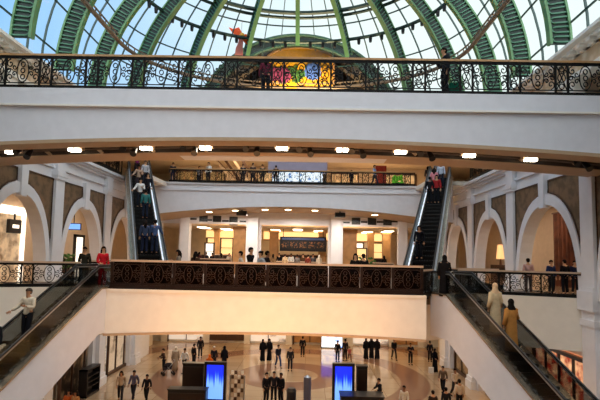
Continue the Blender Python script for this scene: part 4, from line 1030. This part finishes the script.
# kiosks, totems
def totem(px, lab, top=361.5):
    p = onY(px, top, 27); z = p.z - GZ
    t = thing('screen_totem', lab, 'screen', (p.x, 27, GZ))
    MB().box(-.62, .62, -.14, .14, 0, z).build('casing', BLACK, t); MB().box(-.47, .47, -.17, -.13, .35, z - .16).build('blue_screen', SCREEN, t); MB().box(-.75, .75, -.3, .3, 0, .1).build('base', BLACK, t)
    return t
totem(216, 'black totem with blue skyline screen, left of the two on the ground floor')
totem(343.5, 'black totem with blue skyline screen, right of the two on the ground floor', 363)
def blk(px0, px1, ptop, Y, dep, name, lab, cat, m=BLACK, trim=None):
    a, b = onY(px0, ptop, Y), onY(px1, ptop, Y); h = a.z - GZ; w_ = (b.x - a.x) / 2
    t = thing(name, lab, cat, ((a.x + b.x) / 2, Y, GZ)); MB().box(-w_, w_, 0, dep, 0, h - .06).build('body', m, t); MB().box(-w_ - .04, w_ + .04, -.04, dep + .04, h - .06, h).build('top', trim or m, t); MB().box(-w_ + .06, w_ - .06, -.03, 0, .1, h - .2).build('front_panel', BROWNP if m is BLACK else m, t)
    return t
blk(183, 204, 363, 28.2, .4, 'kiosk_back_board', 'tall black board behind the left kiosk counter', 'board')
blk(168, 206, 389, 26.0, .6, 'kiosk_counter', 'black kiosk counter in front of the left screen totem', 'counter', BLACK, RUBBER)
blk(357, 367.5, 366, 27.6, .5, 'kiosk_cabinet', 'tall black cabinet just right of the right screen totem', 'cabinet')
blk(341, 384, 396, 25.4, 1.0, 'kiosk_counter', 'black kiosk counter in front of the right screen totem', 'counter', BLACK, RUBBER)
a = onY(237.5, 376, 26.6); t = thing('card_rack', 'pale wire rack of postcards right of the left screen totem', 'rack', (a.x, 26.6, GZ)); h = a.z - GZ
MB().box(-.4, .4, .05, .09, .2, h).build('back_board', BEIGE, t); MB().box(-.42, -.38, -.1, .12, 0, h + .05).box(.38, .42, -.1, .12, 0, h + .05).box(-.42, .42, -.25, .3, 0, .06).build('frame', STEEL, t)
for i in range(4):
    for j in range(7): MB().box(-.34 + i * .18, -.2 + i * .18, -.02, .04, .35 + j * .24, .54 + j * .24).build('postcard', (WHITE2, TIMBER, BEIGE)[(i + 2 * j) % 3], t)
a = onY(307.5, 377, 25.8); t = thing('slim_pillar_sign', 'slim blue grey pillar sign between the two screen totems', 'sign', (a.x, 25.8, GZ)); h = a.z - GZ
MB().cyl((0, 0), .2, .08, h, 14).build('body', mat('blue_grey_metal', '#5b6078', .4, .3), t); MB().cyl((0, 0), .3, 0, .08, 14).build('base', BLACK, t); MB().cyl((0, 0), .16, h, h + .1, 14, .05).build('cap', STEEL, t)
a = onY(291.5, 388, 26.2); t = thing('litter_bin', 'black litter bin right of the three men in dark suits', 'bin', (a.x, 26.2, GZ)); h = a.z - GZ
MB().cyl((0, 0), .26, 0, h - .15, 16).build('body', BLACK, t); MB().cyl((0, 0), .29, h - .15, h, 16, .2).build('lid', RUBBER, t); MB().cyl((0, 0), .28, .05, .12, 16).build('foot_ring', STEEL, t)
cabinet(-12.75, 28.3, 1.7, 1.6, 'low black display rack of shoes on the ground floor below the left escalator', MATS['dark_shop_display'], BLACK, rz=radians(90), z=GZ)
# ================================================================== the people, placed where they stand
D = radians
def at0(px, Y): p = onY(px, 262, Y); return (p.x, Y, 0)
def atU(px, Y): p = onY(px, 170, Y); return (p.x, Y, UZ)
def atG(px, py): p = onZ(px, py, GZ); return (p.x, p.y, GZ)
BK = '#17161a'
# upper bridge
p = onY(445, 60, 15.95); person('man in a dark suit standing at the upper bridge rail, right of centre', (p.x, 15.95, 7.0), D(-80), 'phone', '#1d2025', '#16171b', sk=1, H=1.86)
bg = onY(452, 72, 16.25); t = thing('shoulder_bag', 'dark green shoulder bag behind the man on the upper bridge', 'bag', (bg.x + .05, 16.1, 7.0))
MB().box(-.2, .2, -.1, .1, .0, .6).build('bag_body', cloth('#0f5a46'), t); MB().tube([(-.14, 0, .48), (-.1, 0, .72), (.1, 0, .72), (.14, 0, .48)], .02, 6).build('strap', cloth('#0c4334'), t)
p = onY(266, 70, 16.3); person('person in a maroon top behind the upper bridge rail, left of the golden panel', (p.x, 16.3, 7.0), D(180), 'stand', '#5a2130', '#1b1a1f', 'long', sk=1, H=1.62)
# middle bridge
MIDP = [
 (84.5, 20.3, 'man in a dark olive jacket beside the woman in red on the left landing', dict(rz=D(20), top='#2b2b24', bottom='#17171a', H=1.72)),
 (178.5, 21.0, 'long haired woman in pale shirt and jeans at the left end of the bridge', dict(rz=D(-70), pose='phone', top='#8d857c', bottom='#2b3450', hair='long', H=1.68)),
 (195.5, 21.8, 'person in a brown jacket on the middle bridge below the left shop', dict(rz=D(160), top='#4a3528', bottom='#5f5443', hair='long', H=1.62)),
 (240.5, 20.4, 'man in a white shirt walking left on the middle bridge', dict(rz=D(-80), pose='walk', top='#d9cfc8', bottom='#2a2a30', H=1.66)),
 (250.5, 19.8, 'tall man in a black suit on the middle bridge, facing right', dict(rz=D(70), pose='walk', top='#15161b', bottom='#131318', sk=1, H=1.82)),
 (260.5, 20.2, 'woman in a pale blue top on the middle bridge beside the suited man', dict(rz=D(-60), pose='walk', top='#a9b4bf', bottom='#39415a', hair='bun', H=1.68)),
 (267, 20.8, 'man in dark clothes at the right of the group on the middle bridge', dict(rz=D(110), pose='walk', top='#1e1d20', bottom='#1b1b1e', sk=2, H=1.7)),
 (355.5, 20.6, 'person in black carrying a bag, left of the pair on the middle bridge right half', dict(rz=D(-20), pose='bag', top='#1a1719', hair='long', H=1.66)),
 (363.5, 20.9, 'person in black, right of the pair on the middle bridge right half', dict(rz=D(200), top='#151418', H=1.66)),
]
for px, Y, lab, kw in MIDP: person(lab, at0(px, Y - (1.1 if px > 150 else 0)), **kw)
person('woman in a red top and red trousers on the left landing', at0(103, 19.2), D(50), 'bag', '#c5202c', '#c5202c', hair='long', H=1.74, sk=0, shoe='#8a1c24')
t = thing('handbag', 'beige handbag held by the woman in red', 'bag', (at0(110, 19.0)[0], 18.95, .72)); MB().box(-.16, .16, -.07, .07, 0, .22).build('bag_body', cloth('#b39a72'), t); MB().tube([(-.12, 0, .2), (-.08, 0, .42), (.08, 0, .42), (.12, 0, .2)], .015, 6).build('strap', cloth('#6a5434'), t)
person('woman in a black robe standing at the head of the lower right escalator', at0(444.5, 18.4), D(150), 'phone', '#141316', hair='scarf', haircol='#121114', style='robe', H=1.66)
for px, Y, lab, kw in (
 (528, 20.9, 'woman in a pink blouse at the right gallery rail under the widest arch', dict(rz=D(170), top='#caa29c', bottom='#4a3f40', hair='bun', H=1.62)),
 (551, 21.3, 'man in a navy shirt left of the three seated beyond the right gallery rail', dict(rz=D(10), top='#28345c', bottom='#1b1c24', H=1.56)),
 (564.5, 21.1, 'man in black, middle of the three beyond the right gallery rail', dict(rz=D(190), top='#17171c', bottom='#17171c', H=1.6)),
 (574.5, 21.6, 'man in dark blue by the pilaster beyond the right gallery rail', dict(rz=D(-10), top='#242a44', bottom='#1b1c24', H=1.56))):
    person(lab, at0(px, Y), **kw)
# lower escalators
def rider(base, d, s, off, z0, lab, rz, **kw): return person(lab, on_esc(base, d, s, off, z0), rz, **kw)
fL = atan2(upL.x, -upL.y) ; fR = atan2(upR.x, -upR.y)
dn = lambda u: atan2(-u.x, u.y)              # faces down the run (towards -u) when the figure looks along -y
rider(LOWL, upL, 8.9, .05, GZ, 'man in a cream shirt and black trousers riding down the lower left escalator', dn(upL), pose='ride', top='#d8c7ae', bottom='#17161a', sk=1, H=1.76, haircol='#4a4038')
rider(LOWL, upL, 7.9, .0, GZ, 'man in a black suit cut by the left edge, lower on the lower left escalator', dn(upL), pose='stand', top='#131317', bottom='#121216', sk=1, H=1.74)
rider(LOWR, upR, 9.0, -.12, GZ, 'woman in a long tan robe with black scarf riding the lower right escalator', dn(upR) + pi, pose='bag', top='#b4793c', style='robe', hair='scarf', haircol='#17120f', H=1.7)
rider(LOWR, upR, 9.8, -.1, GZ, 'person in a cream headscarf ahead of the tan robed woman on the escalator', dn(upR) + pi, pose='stand', top='#c9b08a', style='robe', hair='scarf', haircol='#d9b48c', H=1.68)
rng = random.Random(3)
for i, (s, o, lab, kw) in enumerate((
 (2.2, -.22, 'woman in a grey blue shirt, lowest left rider on the upper left escalator', dict(top='#3f4a63', bottom='#20253a', hair='long')),
 (2.4, .25, 'man in a blue shirt, lowest right rider on the upper left escalator', dict(top='#4a5e86', bottom='#2a3247')),
 (5.4, .0, 'man in a teal shirt half way up the upper left escalator', dict(top='#37706d', bottom='#1d2230')),
 (6.8, -.22, 'man in a white shirt above the teal one on the upper left escalator', dict(top='#d6d2cf', bottom='#20222a')),
 (7.6, .25, 'woman in a black top near the top of the upper left escalator', dict(top='#1e1c22', bottom='#1c1c22', hair='long')),
 (8.6, -.2, 'woman in a beige coat near the top of the upper left escalator', dict(top='#a98c78', bottom='#3a3138', hair='long')),
 (9.4, .22, 'man in a pale grey shirt near the top of the upper left escalator', dict(top='#b6b3b8', bottom='#2c2c34')),
 (10.6, -.2, 'woman in a magenta headscarf at the top of the upper left escalator', dict(top='#7e2a5c', bottom='#2a2026', hair='scarf', haircol='#a0306e')))):
    rider(UPL, dL, s, o, 0, lab, dn(dL) + (0 if i > 2 else pi), H=1.66 + rng.random() * .12, sk=i % 3, pose=('stand', 'ride')[i % 2], **kw)
for i, (s, o, lab, kw) in enumerate((
 (2.3, -.2, 'person in black low on the upper right escalator', dict(top='#16151a', hair='long')),
 (7.7, -.25, 'man in a black jacket two thirds up the upper right escalator, on its left', dict(top='#1a191e')),
 (8.0, .15, 'woman in black trousers and red top on the upper right escalator', dict(top='#a02a2c', hair='long')),
 (9.2, -.1, 'woman in a pink top near the top of the upper right escalator', dict(top='#d78a92', bottom='#2a2a30', hair='long')),
 (9.8, .25, 'man in a pale blue shirt near the top of the upper right escalator', dict(top='#b9c2d2', bottom='#2a2f3c')),
 (10.8, .0, 'man in grey at the very top of the upper right escalator', dict(top='#77737a', bottom='#23232a')))):
    rider(UPR, dR, s, o, 0, lab, dn(dR) + (pi if i % 2 else 0), H=1.66 + rng.random() * .12, sk=(i + 1) % 3, **kw)
# far upper gallery
for px, Y, lab, kw in (
 (173, 36.2, 'man in a dark shirt on the far upper gallery, nearest the left escalator', dict(rz=D(10), top='#2a3040', bottom='#2b3452')),
 (198.5, 36.8, 'person in grey bending at the far upper gallery rail, left of the white shirt', dict(rz=D(60), pose='rail', top='#8d8c92', H=1.6)),
 (208.5, 36.0, 'man in a white shirt on the far upper gallery by the slanting stair', dict(rz=D(-20), top='#e3e0dc', bottom='#2a2a32', H=1.78)),
 (243, 36.3, 'man in dark grey, left of three friends on the far upper gallery', dict(rz=D(0), top='#35343a', bottom='#2a2a2e')),
 (253, 36.2, 'man in brown, middle of three friends on the far upper gallery', dict(rz=D(10), top='#54443c', bottom='#25242a', H=1.8)),
 (262.5, 36.4, 'man in dark green, right of three friends on the far upper gallery', dict(rz=D(-15), top='#353b36', bottom='#28272c')),
 (276, 36.0, 'person in black just left of the blue mosaic base', dict(rz=D(180), top='#1d1b1f', H=1.62)),
 (351.5, 36.3, 'child sized figure in black right of the blue mosaic base', dict(rz=D(30), top='#1f1b1f', H=1.4)),
 (374.5, 36.1, 'man in a light blue shirt leaning forward on the far upper gallery', dict(rz=D(60), pose='walk', top='#8ea6d0', bottom='#2c3444', H=1.8)),
 (428, 35.9, 'woman in a dark coat on the far upper gallery beside the right escalator top', dict(rz=D(180), top='#3c3238', hair='long'))):
    person(lab, atU(px, Y), **kw)
# shop goers behind the middle bridge
for px, Y, lab, kw in (
 (212, 42.6, 'person in black browsing in the left shop', dict(rz=D(160), top='#1c1a1c')),
 (221, 42.9, 'person in a grey coat browsing in the left shop, right of the one in black', dict(rz=D(200), top='#4b4642', hair='long')),
 (229, 42.4, 'person in a white top in the left shop beside the broad column', dict(rz=D(30), top='#d7cfc4')),
 (273, 40.9, 'person in a tan coat queueing at the left of the middle counter', dict(rz=D(180), top='#8a6a4a', hair='long')),
 (285, 40.8, 'person in a cream shirt queueing at the middle counter', dict(rz=D(170), top='#cbb08c')),
 (297, 40.85, 'person in grey queueing at the middle counter below the menu board', dict(rz=D(190), top='#77706c')),
 (308, 40.8, 'person in a red shirt queueing at the middle counter', dict(rz=D(160), top='#7e3a30')),
 (319, 40.9, 'person in a pale headscarf at the right of the middle counter', dict(rz=D(200), top='#c9b9a6', style='robe', hair='scarf', haircol='#d9cdbf'))):
    person(lab, at0(px, Y), H=1.68, sk=rng.randrange(3), **kw)
for px, Y, lab, kw in (
 (199, 42.9, 'person in a maroon coat at the left end of the left shop', dict(rz=D(150), top='#4d2228', hair='long')),
 (206, 43.2, 'person in a dark blue jacket in the left shop, left of the one in black', dict(rz=D(10), top='#232a3a')),
 (236, 42.6, 'person in a dark coat passing the broad column of the left shop', dict(rz=D(90), top='#211d1e')),
 (279, 42.0, 'staff member in black behind the left part of the middle counter', dict(rz=D(0), top='#19181b', H=1.76)),
 (291, 42.1, 'staff member in white behind the middle counter, left of centre', dict(rz=D(10), top='#dcd8d2', H=1.76)),
 (303, 42.0, 'staff member in brown behind the middle counter, right of centre', dict(rz=D(-10), top='#5c412e', H=1.76)),
 (313, 42.1, 'staff member in grey behind the right part of the middle counter', dict(rz=D(5), top='#5f5c60', H=1.76)),
 (352, 42.6, 'person in a brown jumper browsing at the left of the right shop', dict(rz=D(170), top='#59402f')),
 (384, 42.8, 'person in a black coat browsing at the right of the right shop', dict(rz=D(200), top='#1b1a1e', hair='long'))):
    person(lab, at0(px, Y), sk=rng.randrange(3), **kw)
# ground storey
GP = [
 (120, 402, 'woman in a beige jacket walking below the left escalator, left of three', dict(rz=D(15), pose='walk', top='#b49a80', bottom='#2b2a2e', hair='long')),
 (133, 401, 'man in a purple grey shirt, middle of three walking below the left escalator', dict(rz=D(-5), pose='walk', top='#5a5468', bottom='#23232b')),
 (146, 403, 'person in black, right of three walking below the left escalator', dict(rz=D(0), pose='walk', top='#1c1b1f', H=1.6)),
 (163.5, 373, 'person in dark brown behind the stroller on the ground floor', dict(rz=D(-60), pose='rail', top='#3b2a24')),
 (175, 371, 'woman in a cream headscarf beside the stroller on the ground floor', dict(rz=D(20), top='#a98e74', style='robe', hair='scarf', haircol='#e2d5c0')),
 (184, 373, 'man in a white shirt right of the stroller group', dict(rz=D(-20), pose='walk', top='#cfc6bb', bottom='#3a3634')),
 (193.5, 367, 'man in a black jacket near the kiosk back board', dict(rz=D(140), top='#1d1a1c')),
 (200, 358, 'person in black far behind the kiosk back board', dict(rz=D(10), top='#211d1f')),
 (209, 378, 'person in an orange headscarf behind the left screen totem', dict(rz=D(180), top='#c1571d', style='robe', hair='scarf', haircol='#d8641f', H=1.6)),
 (213.5, 370, 'man in a white cap and black shirt behind the left screen totem', dict(rz=D(0), top='#1f1e24', haircol='#ddd5cb')),
 (224, 370, 'woman in a black robe just right of the left screen totem top', dict(rz=D(170), top='#151418', style='robe', hair='scarf', haircol='#151418')),
 (262.5, 361, 'woman in a black robe, left of the close pair in the middle distance', dict(rz=D(20), top='#111014', style='robe', hair='scarf', haircol='#111014')),
 (269, 360.5, 'woman in a black robe, right of the close pair in the middle distance', dict(rz=D(-20), top='#131216', style='robe', hair='scarf', haircol='#131216')),
 (278, 368, 'man in a dark top and blue jeans in the middle distance', dict(rz=D(30), pose='walk', top='#25222a', bottom='#34456e')),
 (290, 371, 'man in dark grey alone, right of the blue jeans man', dict(rz=D(0), top='#2a2728', bottom='#222024')),
 (302.5, 357, 'person in black far off, left of the blue video screen', dict(rz=D(180), top='#1c191b')),
 (266, 404, 'man in a dark suit, left of three standing together at the bottom', dict(rz=D(40), top='#1b1a1e', H=1.78)),
 (273.5, 403, 'man in a dark suit and open collar, middle of three at the bottom', dict(rz=D(0), top='#262327', H=1.8)),
 (280.5, 404, 'man in a dark suit, right of three standing together at the bottom', dict(rz=D(-40), top='#18171b', H=1.76)),
 (337.5, 362, 'man in black left of the pair beside the blue video screen', dict(rz=D(160), top='#17161a')),
 (345, 361, 'man in black right of the pair beside the blue video screen', dict(rz=D(200), top='#1f1c20', H=1.8)),
 (349.5, 361, 'child in a pink shirt beside the pair near the video screen', dict(rz=D(20), pose='walk', top='#b5625c', bottom='#6a3c3a', H=1.15)),
 (366, 359, 'woman in a black robe, left of three near the back wall', dict(rz=D(20), top='#121115', style='robe', hair='scarf', haircol='#121115')),
 (371.5, 358.5, 'woman in a black robe, middle of three near the back wall', dict(rz=D(0), top='#151418', style='robe', hair='scarf', haircol='#151418')),
 (377, 359, 'woman in a black robe, right of three near the back wall', dict(rz=D(-30), top='#18161a', style='robe', hair='scarf', haircol='#18161a')),
 (394, 360, 'man in black alone left of the man with folded arms', dict(rz=D(10), pose='walk', top='#19181c')),
 (410.5, 365, 'man in black with folded arms in the middle distance', dict(rz=D(0), pose='crossed', top='#1b1a1e')),
 (430, 362, 'man in a dark jacket half hidden by the right escalator side', dict(rz=D(150), top='#1d1b1e')),
 (435, 372, 'woman in a black robe carrying a white bag by the right escalator', dict(rz=D(30), pose='bag', top='#121115', style='robe', hair='scarf', haircol='#121115')),
 (443, 394, 'man in a brown shirt walking beside the right escalator', dict(rz=D(-30), pose='walk', top='#6e5848', bottom='#1f1e24', sk=1)),
 (455, 397, 'man in a pale shirt further behind beside the right escalator', dict(rz=D(20), pose='walk', top='#c8b8a8', bottom='#2a282c')),
 (459.5, 412, 'man in a white shirt seen from behind under the right escalator', dict(rz=D(180), top='#d6c7b2', bottom='#1f1e22', sk=1, H=1.8)),
 (380, 409, 'man in a black jacket stooping at the right kiosk counter', dict(rz=D(-70), pose='rail', top='#1d1c21', sk=1, H=1.72)),
 (404, 418, 'man in a white shirt with black hair right of the right kiosk counter', dict(rz=D(-30), top='#d9d2c8', H=1.7)),
 (433, 424, 'dark haired person at the bottom edge, left of two beside the right escalator', dict(rz=D(180), top='#3a2f2a', H=1.7)),
 (446, 420, 'dark haired person at the bottom edge, right of two beside the right escalator', dict(rz=D(180), top='#27272e', H=1.7)),
 (67, 424, 'person in an orange top at the bottom edge under the left escalator', dict(rz=D(20), top='#a3522c', hair='long', H=1.66)),
 (74, 425, 'person in a tan top at the bottom edge under the left escalator', dict(rz=D(-20), top='#9a7352', hair='long', H=1.66)),
]
for i, (px, py, lab, kw) in enumerate(GP): person(lab, atG(px, py), sk=kw.pop('sk', rng.randrange(3)), **kw)
b0 = atG(431.2, 373); t = thing('shopping_bag', 'white paper shopping bag beside the black robed woman by the right escalator', 'bag', b0)
MB().box(-.17, .17, -.08, .08, 0, .42).build('bag_body', cloth('#e6e0d8'), t); MB().tube([(-.08, 0, .4), (-.06, 0, .58), (.06, 0, .58), (.08, 0, .4)], .012, 5).build('bag_handle', cloth('#b5a890'), t)
s0 = atG(168, 375); t = thing('stroller', 'dark baby stroller pushed on the ground floor at the left', 'stroller', s0, D(-60))
st = MB(); st.ell((0, 0, .62), (.22, .3, .22), 12, 7); st.build('hood', cloth('#2a2426'), t)
MB().box(-.2, .2, -.3, .2, .4, .55).build('seat', cloth('#332c30'), t)
MB().tube([(-.2, .4, 1.0), (-.2, -.35, .15)], .02, 6).tube([(.2, .4, 1.0), (.2, -.35, .15)], .02, 6).tube([(-.2, .4, 1.0), (.2, .4, 1.0)], .02, 6).tube([(-.2, .35, .12), (-.2, -.1, .6)], .02, 6).tube([(.2, .35, .12), (.2, -.1, .6)], .02, 6).build('frame', STEEL, t)
for x in (-.22, .22):
    for y in (-.35, .35):
        w = MB(); w.tube([(x - .025, y, .11), (x + .025, y, .11)], .11, 14); w.build('wheel', RUBBER, t)

# ================================================================== light
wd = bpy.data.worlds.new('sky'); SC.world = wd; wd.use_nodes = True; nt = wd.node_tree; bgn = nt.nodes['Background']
tc = nt.nodes.new('ShaderNodeTexCoord'); nz = nt.nodes.new('ShaderNodeTexNoise'); nz.inputs['Scale'].default_value = 1.6; nz.inputs['Detail'].default_value = 4
nt.links.new(tc.outputs['Generated'], nz.inputs['Vector'])
sx = nt.nodes.new('ShaderNodeSeparateXYZ'); nt.links.new(tc.outputs['Generated'], sx.inputs[0])
ma = nt.nodes.new('ShaderNodeMath'); ma.operation = 'MULTIPLY_ADD'; ma.inputs[1].default_value = .62; nt.links.new(sx.outputs['X'], ma.inputs[0]); nt.links.new(nz.outputs['Fac'], ma.inputs[2])
rp = nt.nodes.new('ShaderNodeValToRGB'); nt.links.new(ma.outputs[0], rp.inputs['Fac'])
e = rp.color_ramp.elements; e[0].position = .18; e[0].color = lin('#8fc3f7') + [1]; e[1].position = .72; e[1].color = lin('#f4fbf8') + [1]
k = e.new(.45); k.color = lin('#cfe6fb') + [1]

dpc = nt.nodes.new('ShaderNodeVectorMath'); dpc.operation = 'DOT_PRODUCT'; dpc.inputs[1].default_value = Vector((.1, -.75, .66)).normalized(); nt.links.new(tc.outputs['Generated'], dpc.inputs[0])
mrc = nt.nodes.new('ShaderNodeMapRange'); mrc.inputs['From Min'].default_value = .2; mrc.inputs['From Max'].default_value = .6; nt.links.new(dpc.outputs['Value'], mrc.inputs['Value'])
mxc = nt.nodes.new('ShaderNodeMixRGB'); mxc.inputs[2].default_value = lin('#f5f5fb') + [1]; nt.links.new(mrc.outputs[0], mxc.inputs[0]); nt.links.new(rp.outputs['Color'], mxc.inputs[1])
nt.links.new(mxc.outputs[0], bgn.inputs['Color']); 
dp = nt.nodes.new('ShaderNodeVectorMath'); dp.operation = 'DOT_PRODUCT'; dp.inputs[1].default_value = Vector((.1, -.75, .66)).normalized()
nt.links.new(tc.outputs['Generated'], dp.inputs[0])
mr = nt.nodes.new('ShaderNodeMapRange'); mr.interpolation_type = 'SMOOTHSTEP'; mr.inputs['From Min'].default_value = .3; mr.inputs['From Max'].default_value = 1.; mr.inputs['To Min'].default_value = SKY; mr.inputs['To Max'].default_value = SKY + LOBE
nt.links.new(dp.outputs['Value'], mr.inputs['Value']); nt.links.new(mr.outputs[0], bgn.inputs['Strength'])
def area(name, loc, size, power, col, rot=(0, 0, 0)):
    l = bpy.data.lights.new(name, 'AREA'); l.shape = 'RECTANGLE'; l.size, l.size_y = size; l.energy = power; l.color = lin(col)
    o = bpy.data.objects.new(name, l); COL.objects.link(o); o.location = loc; o.rotation_euler = rot; return o
W1, W2 = '#ffd9a8', '#ffe4c4'
area('added_panel_light', (-.75, 33.0, 12.0), (3, .5), 900, '#ffe2b0', (radians(140), 0, 0))  # light added to brighten the golden panel, without a fitting
for (x, y, z) in lights:
    l = bpy.data.lights.new('downlight_beam', 'SPOT'); l.energy = P_DOWN; l.spot_size = radians(150); l.spot_blend = .8; l.color = lin('#ffe3bd'); l.shadow_soft_size = .2
    o = bpy.data.objects.new('downlight_beam', l); COL.objects.link(o); o.location = (x, y - .05, z)
for x in (-9, -3.5, 2, 7.5):
    for y in (38.5, 43): area('ground_ceiling_light', (x, y, -1.25), (2.5, 2), P_GND, W1)
    area('bridge_under_light', (x, 21.5, -2.3), (2, 2), P_GND, W1)
for sx_, x in ((-1, XL - 1), (1, XR + 1)):
    for y in (21, 27.5, 34): area('ground_side_light', (x - sx_ * .4, y, -1.2), (1.5, 3), P_GND * .4, W1)
for x in (XL - 2.2, XR + 2.2):
    for y in (15.5, 22, 28.3, 34.5): area('corridor_light', (x, y, 4.9), (1.5, 2), P_COR, W2)
for x in (-7.7, -1.1, 5.3): area('shop_ceiling_light', (x, 43.8, 4.35), (3, 4), P_SHOP, W1)
for x in (-10, -5.5, -1, 3.5, 8): area('gallery_under_light', (x, 37.8, 4.7), (2, 1.2), P_UND, '#fff2e2')
for x in (-10, -5.5, 4, 8): area('upper_gallery_light', (x, 40.5, 9.8), (3, 3), P_UPG, W1)
# lights added out of view to warm the front of the middle bridge
for x in (-4.6, -1.3, 2):
    o_ = area('added_fascia_light', (x, 12, GZ + .3), (1, .5), P_OPP, '#ffb978', (radians(137), 0, 0)); o_.data.spread = radians(70)
vs = SC.view_settings; vs.view_transform = 'Standard'; vs.look = 'None'; vs.gamma = 1; vs.use_curve_mapping = False; vs.exposure = EXPO
SC.cycles.max_bounces = 8; SC.cycles.transparent_max_bounces = 24; SC.cycles.sample_clamp_indirect = 4; SC.cycles.use_denoising = True
SC.cycles.caustics_reflective = False; SC.cycles.caustics_refractive = False
